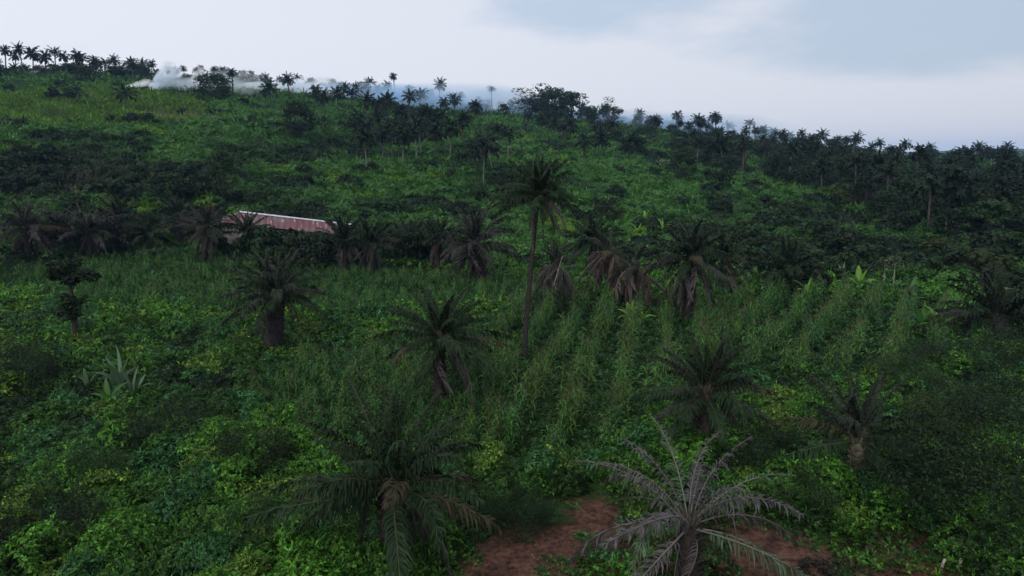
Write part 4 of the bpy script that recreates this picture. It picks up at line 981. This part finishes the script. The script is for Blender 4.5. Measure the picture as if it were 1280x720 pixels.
# ------------------------------------------------------------------ light
world = bpy.data.worlds.new("World"); scene.world = world; world.use_nodes = True
nt = world.node_tree; nt.nodes.clear(); out = nt.nodes.new('ShaderNodeOutputWorld'); bg = nt.nodes.new('ShaderNodeBackground'); L(nt, bg.outputs[0], out.inputs[0]); bg.inputs[1].default_value = .1
SE, SR = R(38), R(200)
sky = nt.nodes.new('ShaderNodeTexSky'); sky.sky_type = 'NISHITA'; sky.sun_disc = False; sky.sun_elevation = SE; sky.sun_rotation = SR; sky.air_density = 1.2; sky.dust_density = 2
tc = nt.nodes.new('ShaderNodeTexCoord')
mp = nt.nodes.new('ShaderNodeMapping'); mp.inputs['Scale'].default_value = (1, 1, 3.2); L(nt, tc.outputs['Generated'], mp.inputs[0])
n = nt.nodes.new('ShaderNodeTexNoise'); n.inputs['Scale'].default_value = 2.1; n.inputs['Detail'].default_value = 7; n.inputs['Roughness'].default_value = .55; L(nt, mp.outputs[0], n.inputs['Vector'])
def cloud_gap(u, v, rx, amt, prev):
    a, b, c_ = uv_dir(u, v); q = np.array([a, b, c_]); q /= np.linalg.norm(q)
    sb = nt.nodes.new('ShaderNodeVectorMath'); sb.operation = 'SUBTRACT'; sb.inputs[1].default_value = tuple(q); L(nt, tc.outputs['Generated'], sb.inputs[0])
    ml = nt.nodes.new('ShaderNodeVectorMath'); ml.operation = 'MULTIPLY'; ml.inputs[1].default_value = (1/rx, 1/rx, 3.6/rx); L(nt, sb.outputs[0], ml.inputs[0])
    ln = nt.nodes.new('ShaderNodeVectorMath'); ln.operation = 'LENGTH'; L(nt, ml.outputs[0], ln.inputs[0])
    m_ = nt.nodes.new('ShaderNodeMapRange'); m_.interpolation_type = 'SMOOTHSTEP'; m_.inputs[1].default_value = .2; m_.inputs[2].default_value = 1.3; m_.inputs[3].default_value = amt; m_.inputs[4].default_value = 0; L(nt, ln.outputs['Value'], m_.inputs[0])
    s_ = nt.nodes.new('ShaderNodeMath'); s_.operation = 'SUBTRACT'; L(nt, prev, s_.inputs[0]); L(nt, m_.outputs[0], s_.inputs[1]); return s_.outputs[0]
nz = nt.nodes.new('ShaderNodeMath'); nz.operation = 'MULTIPLY_ADD'; nz.inputs[1].default_value = .7; nz.inputs[2].default_value = .21; L(nt, n.outputs[0], nz.inputs[0])
NF = cloud_gap(720, 0, .24, .21, cloud_gap(1140, 45, .30, .22, nz.outputs[0]))
cr = nt.nodes.new('ShaderNodeValToRGB'); cr.color_ramp.interpolation = 'EASE'; e = cr.color_ramp.elements
e[0].position = .36; e[0].color = (6.1, 7.2, 8.8, 1); e[1].position = .50; e[1].color = (8.8, 9.0, 10.0, 1); L(nt, NF, cr.inputs[0])
# the cloud deck is brighter to the left (west) and dimmer to the right
sep = nt.nodes.new('ShaderNodeSeparateXYZ'); L(nt, tc.outputs['Generated'], sep.inputs[0])
mr = nt.nodes.new('ShaderNodeMapRange'); mr.inputs[1].default_value = -.6; mr.inputs[2].default_value = .7; mr.inputs[3].default_value = 1.02; mr.inputs[4].default_value = .82; L(nt, sep.outputs[0], mr.inputs[0])
vm = nt.nodes.new('ShaderNodeVectorMath'); vm.operation = 'SCALE'; L(nt, cr.outputs[0], vm.inputs[0])
zb = nt.nodes.new('ShaderNodeMapRange'); zb.inputs[1].default_value = .25; zb.inputs[2].default_value = 1.0; zb.inputs[3].default_value = 1.0; zb.inputs[4].default_value = 1.3; L(nt, sep.outputs[2], zb.inputs[0])
mm = nt.nodes.new('ShaderNodeMath'); mm.operation = 'MULTIPLY'; L(nt, mr.outputs[0], mm.inputs[0]); L(nt, zb.outputs[0], mm.inputs[1]); L(nt, mm.outputs[0], vm.inputs['Scale'])
mx = nt.nodes.new('ShaderNodeMix'); mx.data_type = 'RGBA'; mx.inputs[0].default_value = .9; L(nt, sky.outputs[0], mx.inputs[6]); L(nt, vm.outputs[0], mx.inputs[7]); L(nt, mx.outputs[2], bg.inputs[0])
sl = bpy.data.lights.new("sun", 'SUN'); sl.energy = 1.5; sl.angle = R(10); sl.color = (1, .96, .9); so = bpy.data.objects.new("sun", sl); COL.objects.link(so)
# direction to the sun for nishita rotation: (sin r, cos r)
from mathutils import Vector
dvec = Vector((math.sin(SR)*math.cos(SE), math.cos(SR)*math.cos(SE), math.sin(SE)))
so.rotation_euler = dvec.to_track_quat('Z', 'Y').to_euler(); so.location = (0, 0, 60)

scene.view_settings.view_transform = 'Standard'; scene.view_settings.look = 'None'; scene.view_settings.exposure = 0; scene.view_settings.gamma = 1
c = scene.cycles; c.volume_bounces = 6; c.max_bounces = 7; c.diffuse_bounces = 3; c.transmission_bounces = 3; c.transparent_max_bounces = 4; c.volume_step_rate = 1.0; c.volume_max_steps = 64; c.use_denoising = True
